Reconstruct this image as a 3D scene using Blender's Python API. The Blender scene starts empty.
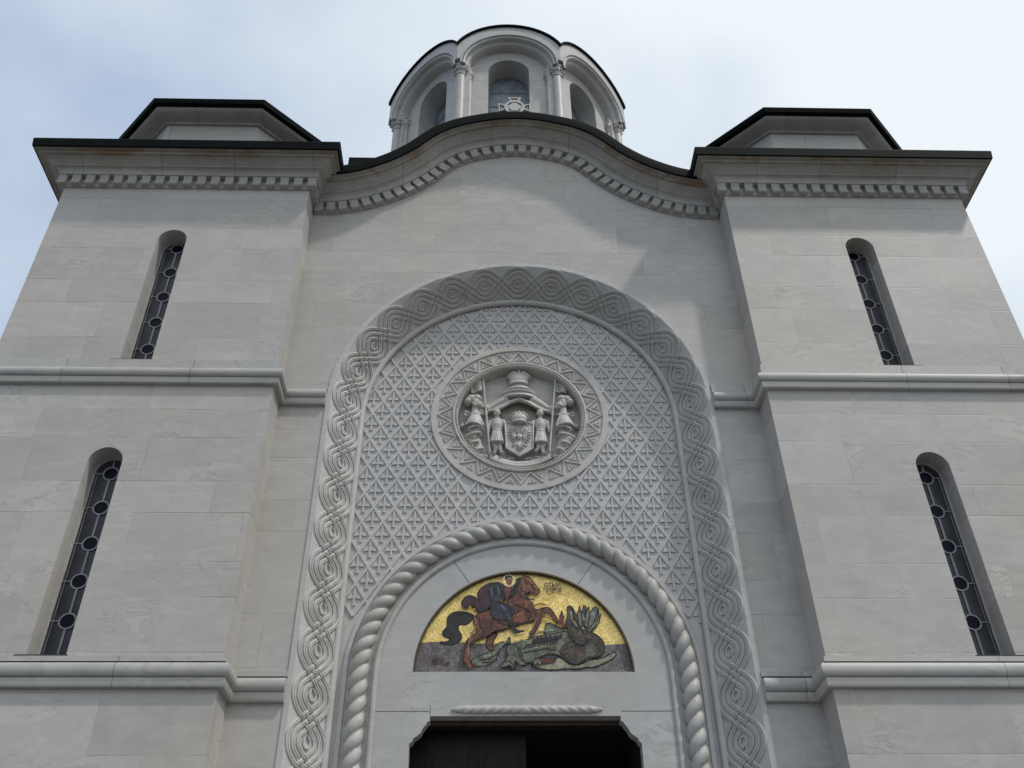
import bpy, bmesh, math, random
from mathutils import Vector, Matrix, noise
random.seed(7)
SC = bpy.context.scene
COL = SC.collection
PI = math.pi
R = math.radians
EYE = 1.6                      # height of the photographer's eye above the forecourt

# ------------------------------------------------------------------ camera
cam = bpy.data.cameras.new('camera')
cam.sensor_width = 36.0
cam.lens = 33.483
cam.clip_start = 0.05
cam.clip_end = 2000
cam_o = bpy.data.objects.new('camera', cam)
COL.objects.link(cam_o)
right = Vector((0.99965785, -0.02438936, -0.00945223))
up = Vector((-0.00759098, -0.61631934, 0.78745975))
fwd = Vector((0.02503123, 0.78711856, 0.61629360))
m3 = Matrix((right, up, -fwd)).transposed()
cam_o.matrix_world = Matrix.Translation((-0.430, 0, EYE)) @ m3.to_4x4()
SC.camera = cam_o

# ------------------------------------------------------------------ sky, sun, exposure
sun_from = Vector((1.30, -0.88, 2.36)).normalized()
sun_el = math.asin(sun_from.z)
sun_rot = math.atan2(sun_from.x, sun_from.y)
W = bpy.data.worlds.new('World')
SC.world = W
W.use_nodes = True
wn, wl = W.node_tree.nodes, W.node_tree.links
wn.clear()
wo = wn.new('ShaderNodeOutputWorld')
bg = wn.new('ShaderNodeBackground')
bg.inputs['Strength'].default_value = 0.1
sky = wn.new('ShaderNodeTexSky')
sky.sky_type = 'NISHITA'
sky.sun_disc = False
sky.sun_elevation = sun_el
sky.sun_rotation = sun_rot
sky.air_density = 1.0
sky.dust_density = 2.0
tc = wn.new('ShaderNodeTexCoord')
mp = wn.new('ShaderNodeMapping')
mp.inputs['Scale'].default_value = (1.0, 1.0, 1.5)
mp.inputs['Location'].default_value = (0.9, 0.2, 0.55)
wl.new(tc.outputs['Generated'], mp.inputs['Vector'])
n1 = wn.new('ShaderNodeTexNoise')
n1.inputs['Scale'].default_value = 2.6
n1.inputs['Detail'].default_value = 6
n1.inputs['Roughness'].default_value = 0.5
n1.inputs['Distortion'].default_value = 0.3
wl.new(mp.outputs['Vector'], n1.inputs['Vector'])
# thin high cloud all over, thicker towards the sun
sunv = wn.new('ShaderNodeVectorMath')
sunv.operation = 'DOT_PRODUCT'
sunv.inputs[1].default_value = sun_from
wl.new(tc.outputs['Generated'], sunv.inputs[0])
glow = wn.new('ShaderNodeMapRange')
glow.inputs['From Min'].default_value = 0.31
glow.inputs['From Max'].default_value = 0.66
glow.inputs['To Min'].default_value = -0.48
glow.inputs['To Max'].default_value = 0.40
wl.new(sunv.outputs['Value'], glow.inputs['Value'])
addn = wn.new('ShaderNodeMath')
addn.operation = 'MULTIPLY_ADD'
addn.inputs[1].default_value = 1.35
wl.new(n1.outputs['Fac'], addn.inputs[0])
wl.new(glow.outputs['Result'], addn.inputs[2])
rampc = wn.new('ShaderNodeValToRGB')
rampc.color_ramp.elements[0].position = 0.10
rampc.color_ramp.elements[0].color = (4.9, 6.0, 7.9, 1)
rampc.color_ramp.elements[1].position = 0.95
rampc.color_ramp.elements[1].color = (9.8, 10.5, 10.8, 1)
wl.new(addn.outputs['Value'], rampc.inputs['Fac'])
mixw = wn.new('ShaderNodeMix')
mixw.data_type = 'RGBA'
mixw.inputs['Factor'].default_value = 0.85
wl.new(sky.outputs['Color'], mixw.inputs['A'])
wl.new(rampc.outputs['Color'], mixw.inputs['B'])
wl.new(mixw.outputs['Result'], bg.inputs['Color'])
wl.new(bg.outputs['Background'], wo.inputs['Surface'])

sun = bpy.data.lights.new('sun', 'SUN')
sun.energy = 1.9
sun.angle = R(3.0)
sun.color = (1.0, 0.955, 0.88)
sun_o = bpy.data.objects.new('sun', sun)
COL.objects.link(sun_o)
sun_o.rotation_euler = (-sun_from).to_track_quat('-Z', 'Y').to_euler()
sun_o.location = (20, -15, 40)

SC.view_settings.view_transform = 'Standard'
SC.view_settings.look = 'None'
SC.view_settings.exposure = 0.0
SC.view_settings.gamma = 1.0
SC.view_settings.use_curve_mapping = False

# ------------------------------------------------------------------ materials
def newmat(name):
    m = bpy.data.materials.new(name)
    m.use_nodes = True
    nt = m.node_tree
    b = nt.nodes['Principled BSDF']
    return m, nt, b

class NB:
    """small node-building helper"""
    def __init__(s, nt): s.nt = nt
    def new(s, t, **kw):
        n = s.nt.nodes.new(t)
        for k, v in kw.items(): setattr(n, k, v)
        return n
    def math(s, op, a, b=None, c=None):
        n = s.nt.nodes.new('ShaderNodeMath'); n.operation = op
        for i, v in enumerate((a, b, c)):
            if v is None: continue
            if isinstance(v, (int, float)): n.inputs[i].default_value = v
            else: s.nt.links.new(v, n.inputs[i])
        return n.outputs[0]
    def link(s, a, b): s.nt.links.new(a, b)
    def mix(s, f, a, b, mode='MIX'):
        n = s.nt.nodes.new('ShaderNodeMix'); n.data_type = 'RGBA'; n.blend_type = mode
        for key, v in (('Factor', f), ('A', a), ('B', b)):
            if isinstance(v, (int, float)): n.inputs[key].default_value = v
            elif isinstance(v, tuple): n.inputs[key].default_value = v
            else: s.nt.links.new(v, n.inputs[key])
        return n.outputs['Result']
    def maprange(s, v, a, b, c, d, smooth=False):
        n = s.nt.nodes.new('ShaderNodeMapRange')
        if smooth: n.interpolation_type = 'SMOOTHSTEP'
        s.nt.links.new(v, n.inputs['Value'])
        for k, x in zip(('From Min', 'From Max', 'To Min', 'To Max'), (a, b, c, d)): n.inputs[k].default_value = x
        return n.outputs['Result']
    def noise(s, vec, scale, detail=4, rough=0.55, dist=0.0):
        n = s.nt.nodes.new('ShaderNodeTexNoise')
        n.inputs['Scale'].default_value = scale; n.inputs['Detail'].default_value = detail
        n.inputs['Roughness'].default_value = rough; n.inputs['Distortion'].default_value = dist
        if vec is not None: s.nt.links.new(vec, n.inputs['Vector'])
        return n.outputs['Fac']

ALB = 0.705                     # overall reflectance of the weathered marble
def marble(name, base=(0.615, 0.59, 0.555), blocks=False, stain=0.0, joints=0.0, soot=0.0, rough=0.5):
    base = tuple(c*ALB*w for c, w in zip(base, (1.01, 1.0, 1.005)))
    m, nt, b = newmat(name)
    k = NB(nt)
    co = k.new('ShaderNodeTexCoord').outputs['Object']
    sep = k.new('ShaderNodeSeparateXYZ'); k.link(co, sep.inputs[0])
    x, y, z = sep.outputs
    u = k.math('ADD', x, y)
    shift = None
    if blocks:
        low = k.math('LESS_THAN', z, 7.55)
        zz = k.math('ADD', z, k.math('MULTIPLY', low, 0.13))
        a = k.math('DIVIDE', k.math('SUBTRACT', zz, 8.851 - 1.043 * 20), 1.043)
        fl = k.math('FLOOR', a)
        fr = k.math('FRACT', a)
        kk = 0.405
        gt = k.math('GREATER_THAN', fr, kk)
        row = k.math('ADD', k.math('MULTIPLY', fl, 2.0), gt)
        dh = k.math('MINIMUM', k.math('MINIMUM', fr, k.math('ABSOLUTE', k.math('SUBTRACT', fr, kk))), k.math('SUBTRACT', 1.0, fr))
        dh = k.math('MULTIPLY', dh, 1.043)
        w = k.math('ADD', k.math('DIVIDE', u, 1.35), k.math('MULTIPLY', row, 7.31))
        v1 = k.new('ShaderNodeTexVoronoi', voronoi_dimensions='1D'); v1.inputs['Scale'].default_value = 1; v1.inputs['Randomness'].default_value = 0.75
        k.link(w, v1.inputs['W'])
        v2 = k.new('ShaderNodeTexVoronoi', voronoi_dimensions='1D', feature='DISTANCE_TO_EDGE'); v2.inputs['Scale'].default_value = 1; v2.inputs['Randomness'].default_value = 0.75
        k.link(w, v2.inputs['W'])
        dv = k.math('MULTIPLY', v2.outputs['Distance'], 1.35)
        sc = k.new('ShaderNodeSeparateColor'); k.link(v1.outputs['Color'], sc.inputs[0])
        sv = k.new('ShaderNodeVectorMath', operation='SCALE'); k.link(v1.outputs['Color'], sv.inputs[0]); sv.inputs['Scale'].default_value = 9.0
        shift = sv.outputs[0]
    # soft grey clouding and thin slanting veins, different in every block
    cb = co
    if shift is not None:
        av = k.new('ShaderNodeVectorMath', operation='ADD'); k.link(co, av.inputs[0]); k.link(shift, av.inputs[1]); cb = av.outputs[0]
    cloud = k.noise(cb, 0.9, 5, 0.6, 0.6)
    mp = k.new('ShaderNodeMapping'); mp.inputs['Rotation'].default_value = (0.2, 0.75, 0.1); mp.inputs['Scale'].default_value = (1.0, 1.0, 3.4)
    k.link(cb, mp.inputs['Vector'])
    vein = k.noise(mp.outputs[0], 1.6, 8, 0.62, 1.4)
    fine = k.noise(co, 22, 4, 0.6)
    veinm = k.maprange(k.math('ABSOLUTE', k.math('SUBTRACT', vein, 0.5)), 0.0, 0.035, 1.0, 0.0, True)
    mask = k.maprange(cloud, 0.48, 0.68, 0.0, 1.0, True)
    veinm = k.math('MULTIPLY', veinm, mask)
    tone = k.math('MULTIPLY_ADD', cloud, 0.36, 0.82)
    tone = k.math('ADD', tone, k.math('MULTIPLY_ADD', vein, 0.30, -0.15))
    tone = k.math('ADD', tone, k.math('MULTIPLY_ADD', fine, 0.12, -0.06))
    tone = k.math('SUBTRACT', tone, k.math('MULTIPLY', veinm, 0.26))
    blotch = k.noise(cb, 3.2, 5, 0.62, 0.9)
    tone = k.math('ADD', tone, k.math('MULTIPLY_ADD', blotch, 0.22, -0.11))
    warm = k.noise(co, 0.55, 3, 0.5)
    jm = None
    if blocks:
        tone = k.math('ADD', tone, k.math('MULTIPLY_ADD', sc.outputs[0], 0.12, -0.06))
        jh = k.maprange(dh, 0.003, 0.010, 1.0, 0.0, True)
        jv = k.maprange(dv, 0.003, 0.010, 1.0, 0.0, True)
        jm = k.math('MAXIMUM', jh, k.math('MULTIPLY', jv, 0.6))
        fade = k.maprange(k.noise(co, 1.3, 3), 0.42, 0.66, 0.06, 1.0, True)
        jm = k.math('MULTIPLY', jm, fade)
        tone = k.math('SUBTRACT', tone, k.math('MULTIPLY', jm, 0.24))
        # small chips in the stone
        chipv = k.new('ShaderNodeTexVoronoi'); chipv.inputs['Scale'].default_value = 1.25
        mpc = k.new('ShaderNodeMapping'); mpc.inputs['Scale'].default_value = (1, 1, 2.2); k.link(co, mpc.inputs[0])
        wob = k.new('ShaderNodeMix', data_type='RGBA'); wob.inputs['Factor'].default_value = 0.05
        k.link(mpc.outputs[0], wob.inputs['A'])
        nz = k.new('ShaderNodeTexNoise'); nz.inputs['Scale'].default_value = 9; k.link(co, nz.inputs['Vector']); k.link(nz.outputs['Color'], wob.inputs['B'])
        k.link(wob.outputs['Result'], chipv.inputs['Vector'])
        chip = k.maprange(chipv.outputs['Distance'], 0.012, 0.035, 1.0, 0.0, True)
        tone = k.math('SUBTRACT', tone, k.math('MULTIPLY', chip, 0.38))
    elif joints > 0:
        w = k.math('DIVIDE', x, joints)
        v1 = k.new('ShaderNodeTexVoronoi', voronoi_dimensions='1D'); v1.inputs['Scale'].default_value = 1; v1.inputs['Randomness'].default_value = 0.5
        k.link(w, v1.inputs['W'])
        v2 = k.new('ShaderNodeTexVoronoi', voronoi_dimensions='1D', feature='DISTANCE_TO_EDGE'); v2.inputs['Scale'].default_value = 1; v2.inputs['Randomness'].default_value = 0.5
        k.link(w, v2.inputs['W'])
        sc = k.new('ShaderNodeSeparateColor'); k.link(v1.outputs['Color'], sc.inputs[0])
        tone = k.math('ADD', tone, k.math('MULTIPLY_ADD', sc.outputs[0], 0.14, -0.07))
        jm = k.maprange(k.math('MULTIPLY', v2.outputs['Distance'], joints), 0.004, 0.012, 1.0, 0.0, True)
        tone = k.math('SUBTRACT', tone, k.math('MULTIPLY', jm, 0.28))
    cool = (base[0] * 0.985, base[1] * 1.0, base[2] * 1.02, 1)
    wrm = (base[0] * 1.005, base[1] * 1.0, base[2] * 0.98, 1)
    col = k.mix(k.maprange(warm, 0.4, 0.62, 0, 1), cool, wrm)
    vm = k.new('ShaderNodeVectorMath', operation='SCALE'); k.link(col, vm.inputs[0]); k.link(tone, vm.inputs['Scale'])
    col = vm.outputs[0]
    if soot > 0:
        sm = k.maprange(k.noise(co, 2.6, 6, 0.65, 0.4), 0.45, 0.72, 0.0, soot, True)
        col = k.mix(sm, col, (0.16, 0.15, 0.13, 1))
    if stain > 0:
        mps = k.new('ShaderNodeMapping'); mps.inputs['Scale'].default_value = (0.8, 0.8, 2.6); mps.inputs['Location'].default_value = (3.1, 1.2, 0.4); k.link(co, mps.inputs[0])
        st = k.maprange(k.noise(mps.outputs[0], 1.5, 6, 0.65, 0.8), 0.47, 0.66, 0.0, stain, True)
        col = k.mix(st, col, (0.19, 0.115, 0.055, 1))
    k.link(col, b.inputs['Base Color'])
    b.inputs['Roughness'].default_value = rough
    b.inputs['Specular IOR Level'].default_value = 0.35
    bump = k.new('ShaderNodeBump'); bump.inputs['Strength'].default_value = 0.25; bump.inputs['Distance'].default_value = 0.012
    h = k.math('MULTIPLY', k.noise(co, 9, 6, 0.6), 0.5)
    if jm is not None: h = k.math('SUBTRACT', h, jm)
    k.link(h, bump.inputs['Height']); k.link(bump.outputs[0], b.inputs['Normal'])
    return m

def plain(name, col, rough=0.5, metal=0.0, var=0.15, scale=12, spec=0.4):
    m, nt, b = newmat(name)
    k = NB(nt)
    co = k.new('ShaderNodeTexCoord').outputs['Object']
    f = k.maprange(k.noise(co, scale, 5, 0.6), 0.3, 0.7, 1 - var, 1 + var)
    vm = k.new('ShaderNodeVectorMath', operation='SCALE'); vm.inputs[0].default_value = col; k.link(f, vm.inputs['Scale'])
    k.link(vm.outputs[0], b.inputs['Base Color'])
    b.inputs['Roughness'].default_value = rough
    b.inputs['Metallic'].default_value = metal
    b.inputs['Specular IOR Level'].default_value = spec
    return m

def mosaic_mat(name, col, var=0.35, rough=0.35, col2=None, streak=(1, 1, 1), metal=0.0):
    """coloured glass tesserae: one random tone per little stone, thin grout"""
    m, nt, b = newmat(name)
    k = NB(nt)
    co = k.new('ShaderNodeTexCoord').outputs['Object']
    v = k.new('ShaderNodeTexVoronoi'); v.inputs['Scale'].default_value = 70; k.link(co, v.inputs['Vector'])
    sc = k.new('ShaderNodeSeparateColor'); k.link(v.outputs['Color'], sc.inputs[0])
    big = k.noise(co, 5, 4, 0.6)
    mpp = k.new('ShaderNodeMapping'); mpp.inputs['Scale'].default_value = streak; k.link(co, mpp.inputs[0])
    lob = k.maprange(k.noise(mpp.outputs[0], 11, 3, 0.5, 0.8), 0.36, 0.64, 0.0, 1.0, True)
    f = k.math('ADD', k.math('MULTIPLY_ADD', sc.outputs[0], 2 * var, 1 - var), k.math('MULTIPLY_ADD', big, 0.5, -0.25))
    c2 = col2 if col2 else tuple(c * 0.45 for c in col)
    cm = k.mix(lob, tuple(c2) + (1,), tuple(col) + (1,))
    vm = k.new('ShaderNodeVectorMath', operation='SCALE'); k.link(cm, vm.inputs[0]); k.link(f, vm.inputs['Scale'])
    k.link(vm.outputs[0], b.inputs['Base Color'])
    b.inputs['Roughness'].default_value = rough
    b.inputs['Metallic'].default_value = metal
    # every little stone is set at its own slight tilt
    bump = k.new('ShaderNodeBump'); bump.inputs['Strength'].default_value = 0.5; bump.inputs['Distance'].default_value = 0.004
    k.link(v.outputs['Distance'], bump.inputs['Height']); k.link(bump.outputs[0], b.inputs['Normal'])
    return m

M = {}
M['wall'] = marble('marble_blocks', blocks=True)
M['trim'] = marble('marble_trim', joints=1.7, base=(0.61, 0.60, 0.57))
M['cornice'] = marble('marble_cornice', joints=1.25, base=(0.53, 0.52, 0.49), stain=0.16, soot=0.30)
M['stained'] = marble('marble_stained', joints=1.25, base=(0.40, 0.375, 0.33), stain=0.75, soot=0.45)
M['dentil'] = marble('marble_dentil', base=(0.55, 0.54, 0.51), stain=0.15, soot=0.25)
M['carved'] = marble('marble_carved', base=(0.67, 0.66, 0.635), soot=0.16)
M['panel'] = marble('marble_panel', base=(0.68, 0.665, 0.65), soot=0.12)
M['relief'] = marble('marble_relief', base=(0.68, 0.66, 0.625), stain=0.22, soot=0.15)
M['rope'] = marble('marble_rope', base=(0.62, 0.605, 0.575), soot=0.30, stain=0.10)
M['drum'] = marble('marble_drum', base=(0.62, 0.615, 0.60), stain=0.12, soot=0.14)
M['cross'] = marble('marble_cross', base=(0.66, 0.65, 0.63))
M['lead'] = plain('dark_lead', (0.0022, 0.0040, 0.0046), 0.6, 0.0, 0.5, 6, 0.06)
M['joint'] = plain('dark_joint_and_shade', (0.10, 0.095, 0.085), 0.9)  # stone joints; also paints the shade line above the string courses
M['came'] = plain('lead_came', (0.25, 0.25, 0.28), 0.5, 0.2, 0.2)
M['sill'] = plain('sill_lead', (0.03, 0.03, 0.032), 0.5, 0.2, 0.2)
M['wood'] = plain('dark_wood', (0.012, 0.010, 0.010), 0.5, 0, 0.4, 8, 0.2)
M['brownwood'] = plain('brown_wood', (0.035, 0.022, 0.014), 0.5, 0, 0.4, 8)
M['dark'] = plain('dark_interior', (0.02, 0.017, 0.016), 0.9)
M['ground'] = plain('stone_paving', (0.12, 0.118, 0.11), 0.8, 0, 0.15, 3)

def glass(name, col, rough, spec):
    m, nt, b = newmat(name)
    k = NB(nt)
    co = k.new('ShaderNodeTexCoord').outputs['Object']
    f = k.maprange(k.noise(co, 5, 4, 0.6), 0.35, 0.65, 0.7, 1.3)
    vm = k.new('ShaderNodeVectorMath', operation='SCALE'); vm.inputs[0].default_value = col; k.link(f, vm.inputs['Scale'])
    k.link(vm.outputs[0], b.inputs['Base Color'])
    b.inputs['Roughness'].default_value = rough
    b.inputs['Specular IOR Level'].default_value = spec
    bump = k.new('ShaderNodeBump'); bump.inputs['Strength'].default_value = 0.15; bump.inputs['Distance'].default_value = 0.02
    k.link(k.noise(co, 7, 2), bump.inputs['Height']); k.link(bump.outputs[0], b.inputs['Normal'])
    return m
M['pane'] = glass('stained_glass', (0.042, 0.043, 0.052), 0.3, 0.3)
M['roundel'] = glass('blue_roundel', (0.005, 0.006, 0.016), 0.3, 0.1)
M['drumglass'] = glass('drum_glass', (0.20, 0.25, 0.28), 0.25, 0.6)

# ------------------------------------------------------------------ object helpers
OFF = Vector((0, -10, EYE))     # shapes are written with the eye as origin; the church stands at (0,10,0)
church = bpy.data.objects.new('church', None)
COL.objects.link(church)
church.location = (0, 10, 0)
church['label'] = 'white marble church with carved arch, twin corner towers and domed drum'
church['category'] = 'church'

def obj(name, bm, mat, parent=None, smooth=False, loc=None, mats=None):
    bmesh.ops.recalc_face_normals(bm, faces=bm.faces[:])
    me = bpy.data.meshes.new(name)
    bm.to_mesh(me); bm.free()
    for mm in (mats or [mat]): me.materials.append(mm)
    if smooth:
        for p in me.polygons: p.use_smooth = True
    o = bpy.data.objects.new(name, me)
    COL.objects.link(o)
    if parent is not None:
        o.parent = parent
        if parent is church: o.location = OFF
    if loc is not None: o.location = loc
    return o

def clone(o, parent, loc, rot=None):
    c = o.copy(); COL.objects.link(c); c.parent = parent; c.location = loc
    if rot is not None: c.rotation_euler = rot
    return c

def autosmooth(o, ang=35):
    me = o.data
    bm = bmesh.new(); bm.from_mesh(me)
    for e in bm.edges:
        e.smooth = (len(e.link_faces) == 2 and e.calc_face_angle(0) < R(ang))
    bm.to_mesh(me); bm.free()
    for p in me.polygons: p.use_smooth = True

def add_box(bm, x0, x1, y0, y1, z0, z1):
    v = [bm.verts.new(p) for p in ((x0,y0,z0),(x1,y0,z0),(x1,y1,z0),(x0,y1,z0),(x0,y0,z1),(x1,y0,z1),(x1,y1,z1),(x0,y1,z1))]
    for f in ((0,3,2,1),(4,5,6,7),(0,1,5,4),(1,2,6,5),(2,3,7,6),(3,0,4,7)): bm.faces.new([v[i] for i in f])

def slab(bm, outer, holes, y0, y1, back=True):
    """plate in the XZ plane with holes, from y0 (front) to y1"""
    rings = [outer] + list(holes)
    for y in ((y0, y1) if back else (y0,)):
        es = []
        for ring in rings:
            vs = [bm.verts.new((p[0], y, p[1])) for p in ring]
            for i in range(len(vs)): es.append(bm.edges.new((vs[i], vs[(i+1) % len(vs)])))
        bmesh.ops.triangle_fill(bm, use_beauty=True, use_dissolve=False, edges=es)
    for ring in rings:
        n = len(ring)
        a = [bm.verts.new((p[0], y0, p[1])) for p in ring]
        b = [bm.verts.new((p[0], y1, p[1])) for p in ring]
        for i in range(n):
            j = (i+1) % n
            bm.faces.new((a[i], a[j], b[j], b[i]))
    bmesh.ops.remove_doubles(bm, verts=bm.verts[:], dist=1e-5)

def arch_ring(r, zc, zb, n=48, cx=0):
    """closed outline: round arch of radius r, springing zc, foot zb"""
    pts = [(cx + r, zb)]
    pts += [(cx + r*math.cos(PI*i/n), zc + r*math.sin(PI*i/n)) for i in range(n+1)]
    pts.append((cx - r, zb))
    return pts

def arch_path(zc, zb, n=64, legs=10):
    """list of (kind, cos, sin, z): left foot up, over, right foot down"""
    p = []
    for i in range(legs): p.append((-1.0, 0.0, zb + (zc-zb)*i/legs))
    for i in range(n+1):
        a = PI - PI*i/n
        p.append((math.cos(a), math.sin(a), zc))
    for i in range(1, legs+1): p.append((1.0, 0.0, zc + (zb-zc)*i/legs))
    return p

def arch_sweep(bm, prof, zc, zb, n=64, legs=10, closed=False):
    """sweep a profile [(radius, y)] along a round arch"""
    path = arch_path(zc, zb, n, legs)
    rows = []
    for c, s, z in path:
        rows.append([bm.verts.new((r*c, y, z + r*s)) for r, y in prof])
    m = len(prof)
    for i in range(len(rows)-1):
        for j in range(m if closed else m-1):
            k = (j+1) % m
            bm.faces.new((rows[i][j], rows[i][k], rows[i+1][k], rows[i+1][j]))

def plan_sweep(bm, path, prof, closed=False, matfn=None, cap=True, side=1):
    """sweep profile [(offset, z)] along a plan polyline [(x, y)], mitred; offset to the right of travel * side"""
    n = len(path)
    rows = []
    for i in range(n):
        p = Vector(path[i])
        d0 = d1 = None
        if closed or i > 0: d0 = (p - Vector(path[i-1])).normalized()
        if closed or i < n-1: d1 = (Vector(path[(i+1) % n]) - p).normalized()
        if d0 is None: d0 = d1
        if d1 is None: d1 = d0
        n0 = Vector((d0.y, -d0.x)) * side; n1 = Vector((d1.y, -d1.x)) * side
        b = (n0 + n1).normalized()
        b = b / max(0.2, b.dot(n0))
        rows.append([bm.verts.new((p.x + b.x*o, p.y + b.y*o, z)) for o, z in prof])
    for i in range(n if closed else n-1):
        a, c = rows[i], rows[(i+1) % n]
        for j in range(len(prof)-1):
            f = bm.faces.new((a[j], a[j+1], c[j+1], c[j]))
            if matfn: f.material_index = matfn(j)
    if cap and not closed:
        for r in (rows[0], rows[-1]):
            try: bm.faces.new(r)
            except Exception: pass

def add_tube(bm, pts, rad, seg=8, caps=True):
    rows = []
    n = len(pts)
    P = [Vector(p) for p in pts]
    for i in range(n):
        t = (P[min(i+1, n-1)] - P[max(i-1, 0)]).normalized()
        a = Vector((0, 1, 0)) if abs(t.y) < 0.9 else Vector((1, 0, 0))
        u = t.cross(a).normalized(); v = t.cross(u).normalized()
        rr = rad[i] if isinstance(rad, (list, tuple)) else rad
        rows.append([bm.verts.new(P[i] + (u*math.cos(2*PI*k/seg) + v*math.sin(2*PI*k/seg))*rr) for k in range(seg)])
    for i in range(n-1):
        for k in range(seg):
            l = (k+1) % seg
            bm.faces.new((rows[i][k], rows[i][l], rows[i+1][l], rows[i+1][k]))
    if caps:
        bm.faces.new(rows[0]); bm.faces.new(rows[-1])

def add_ball(bm, c, r, seg=14, rings=8):
    if isinstance(r, (int, float)): r = (r, r, r)
    mtx = Matrix.Translation(c) @ Matrix.Diagonal((r[0], r[1], r[2], 1))
    bmesh.ops.create_uvsphere(bm, u_segments=seg, v_segments=rings, radius=1, matrix=mtx)

def add_lathe(bm, prof, cx, cy, seg=20):
    """prof [(radius, z)] round a vertical axis"""
    rows = [[bm.verts.new((cx + r*math.cos(2*PI*k/seg), cy + r*math.sin(2*PI*k/seg), z)) for k in range(seg)] for r, z in prof]
    for i in range(len(rows)-1):
        for k in range(seg):
            l = (k+1) % seg
            bm.faces.new((rows[i][k], rows[i][l], rows[i+1][l], rows[i+1][k]))
    for r in (rows[0], rows[-1]): bm.faces.new(r)

def remesh(o, vox, smooth=3):
    md = o.modifiers.new('r', 'REMESH'); md.mode = 'VOXEL'; md.voxel_size = vox
    ms = o.modifiers.new('s', 'SMOOTH'); ms.iterations = smooth; ms.factor = 0.5
    dg = bpy.context.evaluated_depsgraph_get()
    me = bpy.data.meshes.new_from_object(o.evaluated_get(dg))
    old = o.data
    o.modifiers.clear()
    o.data = me
    me.name = old.name
    for p in me.polygons: p.use_smooth = True

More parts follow.
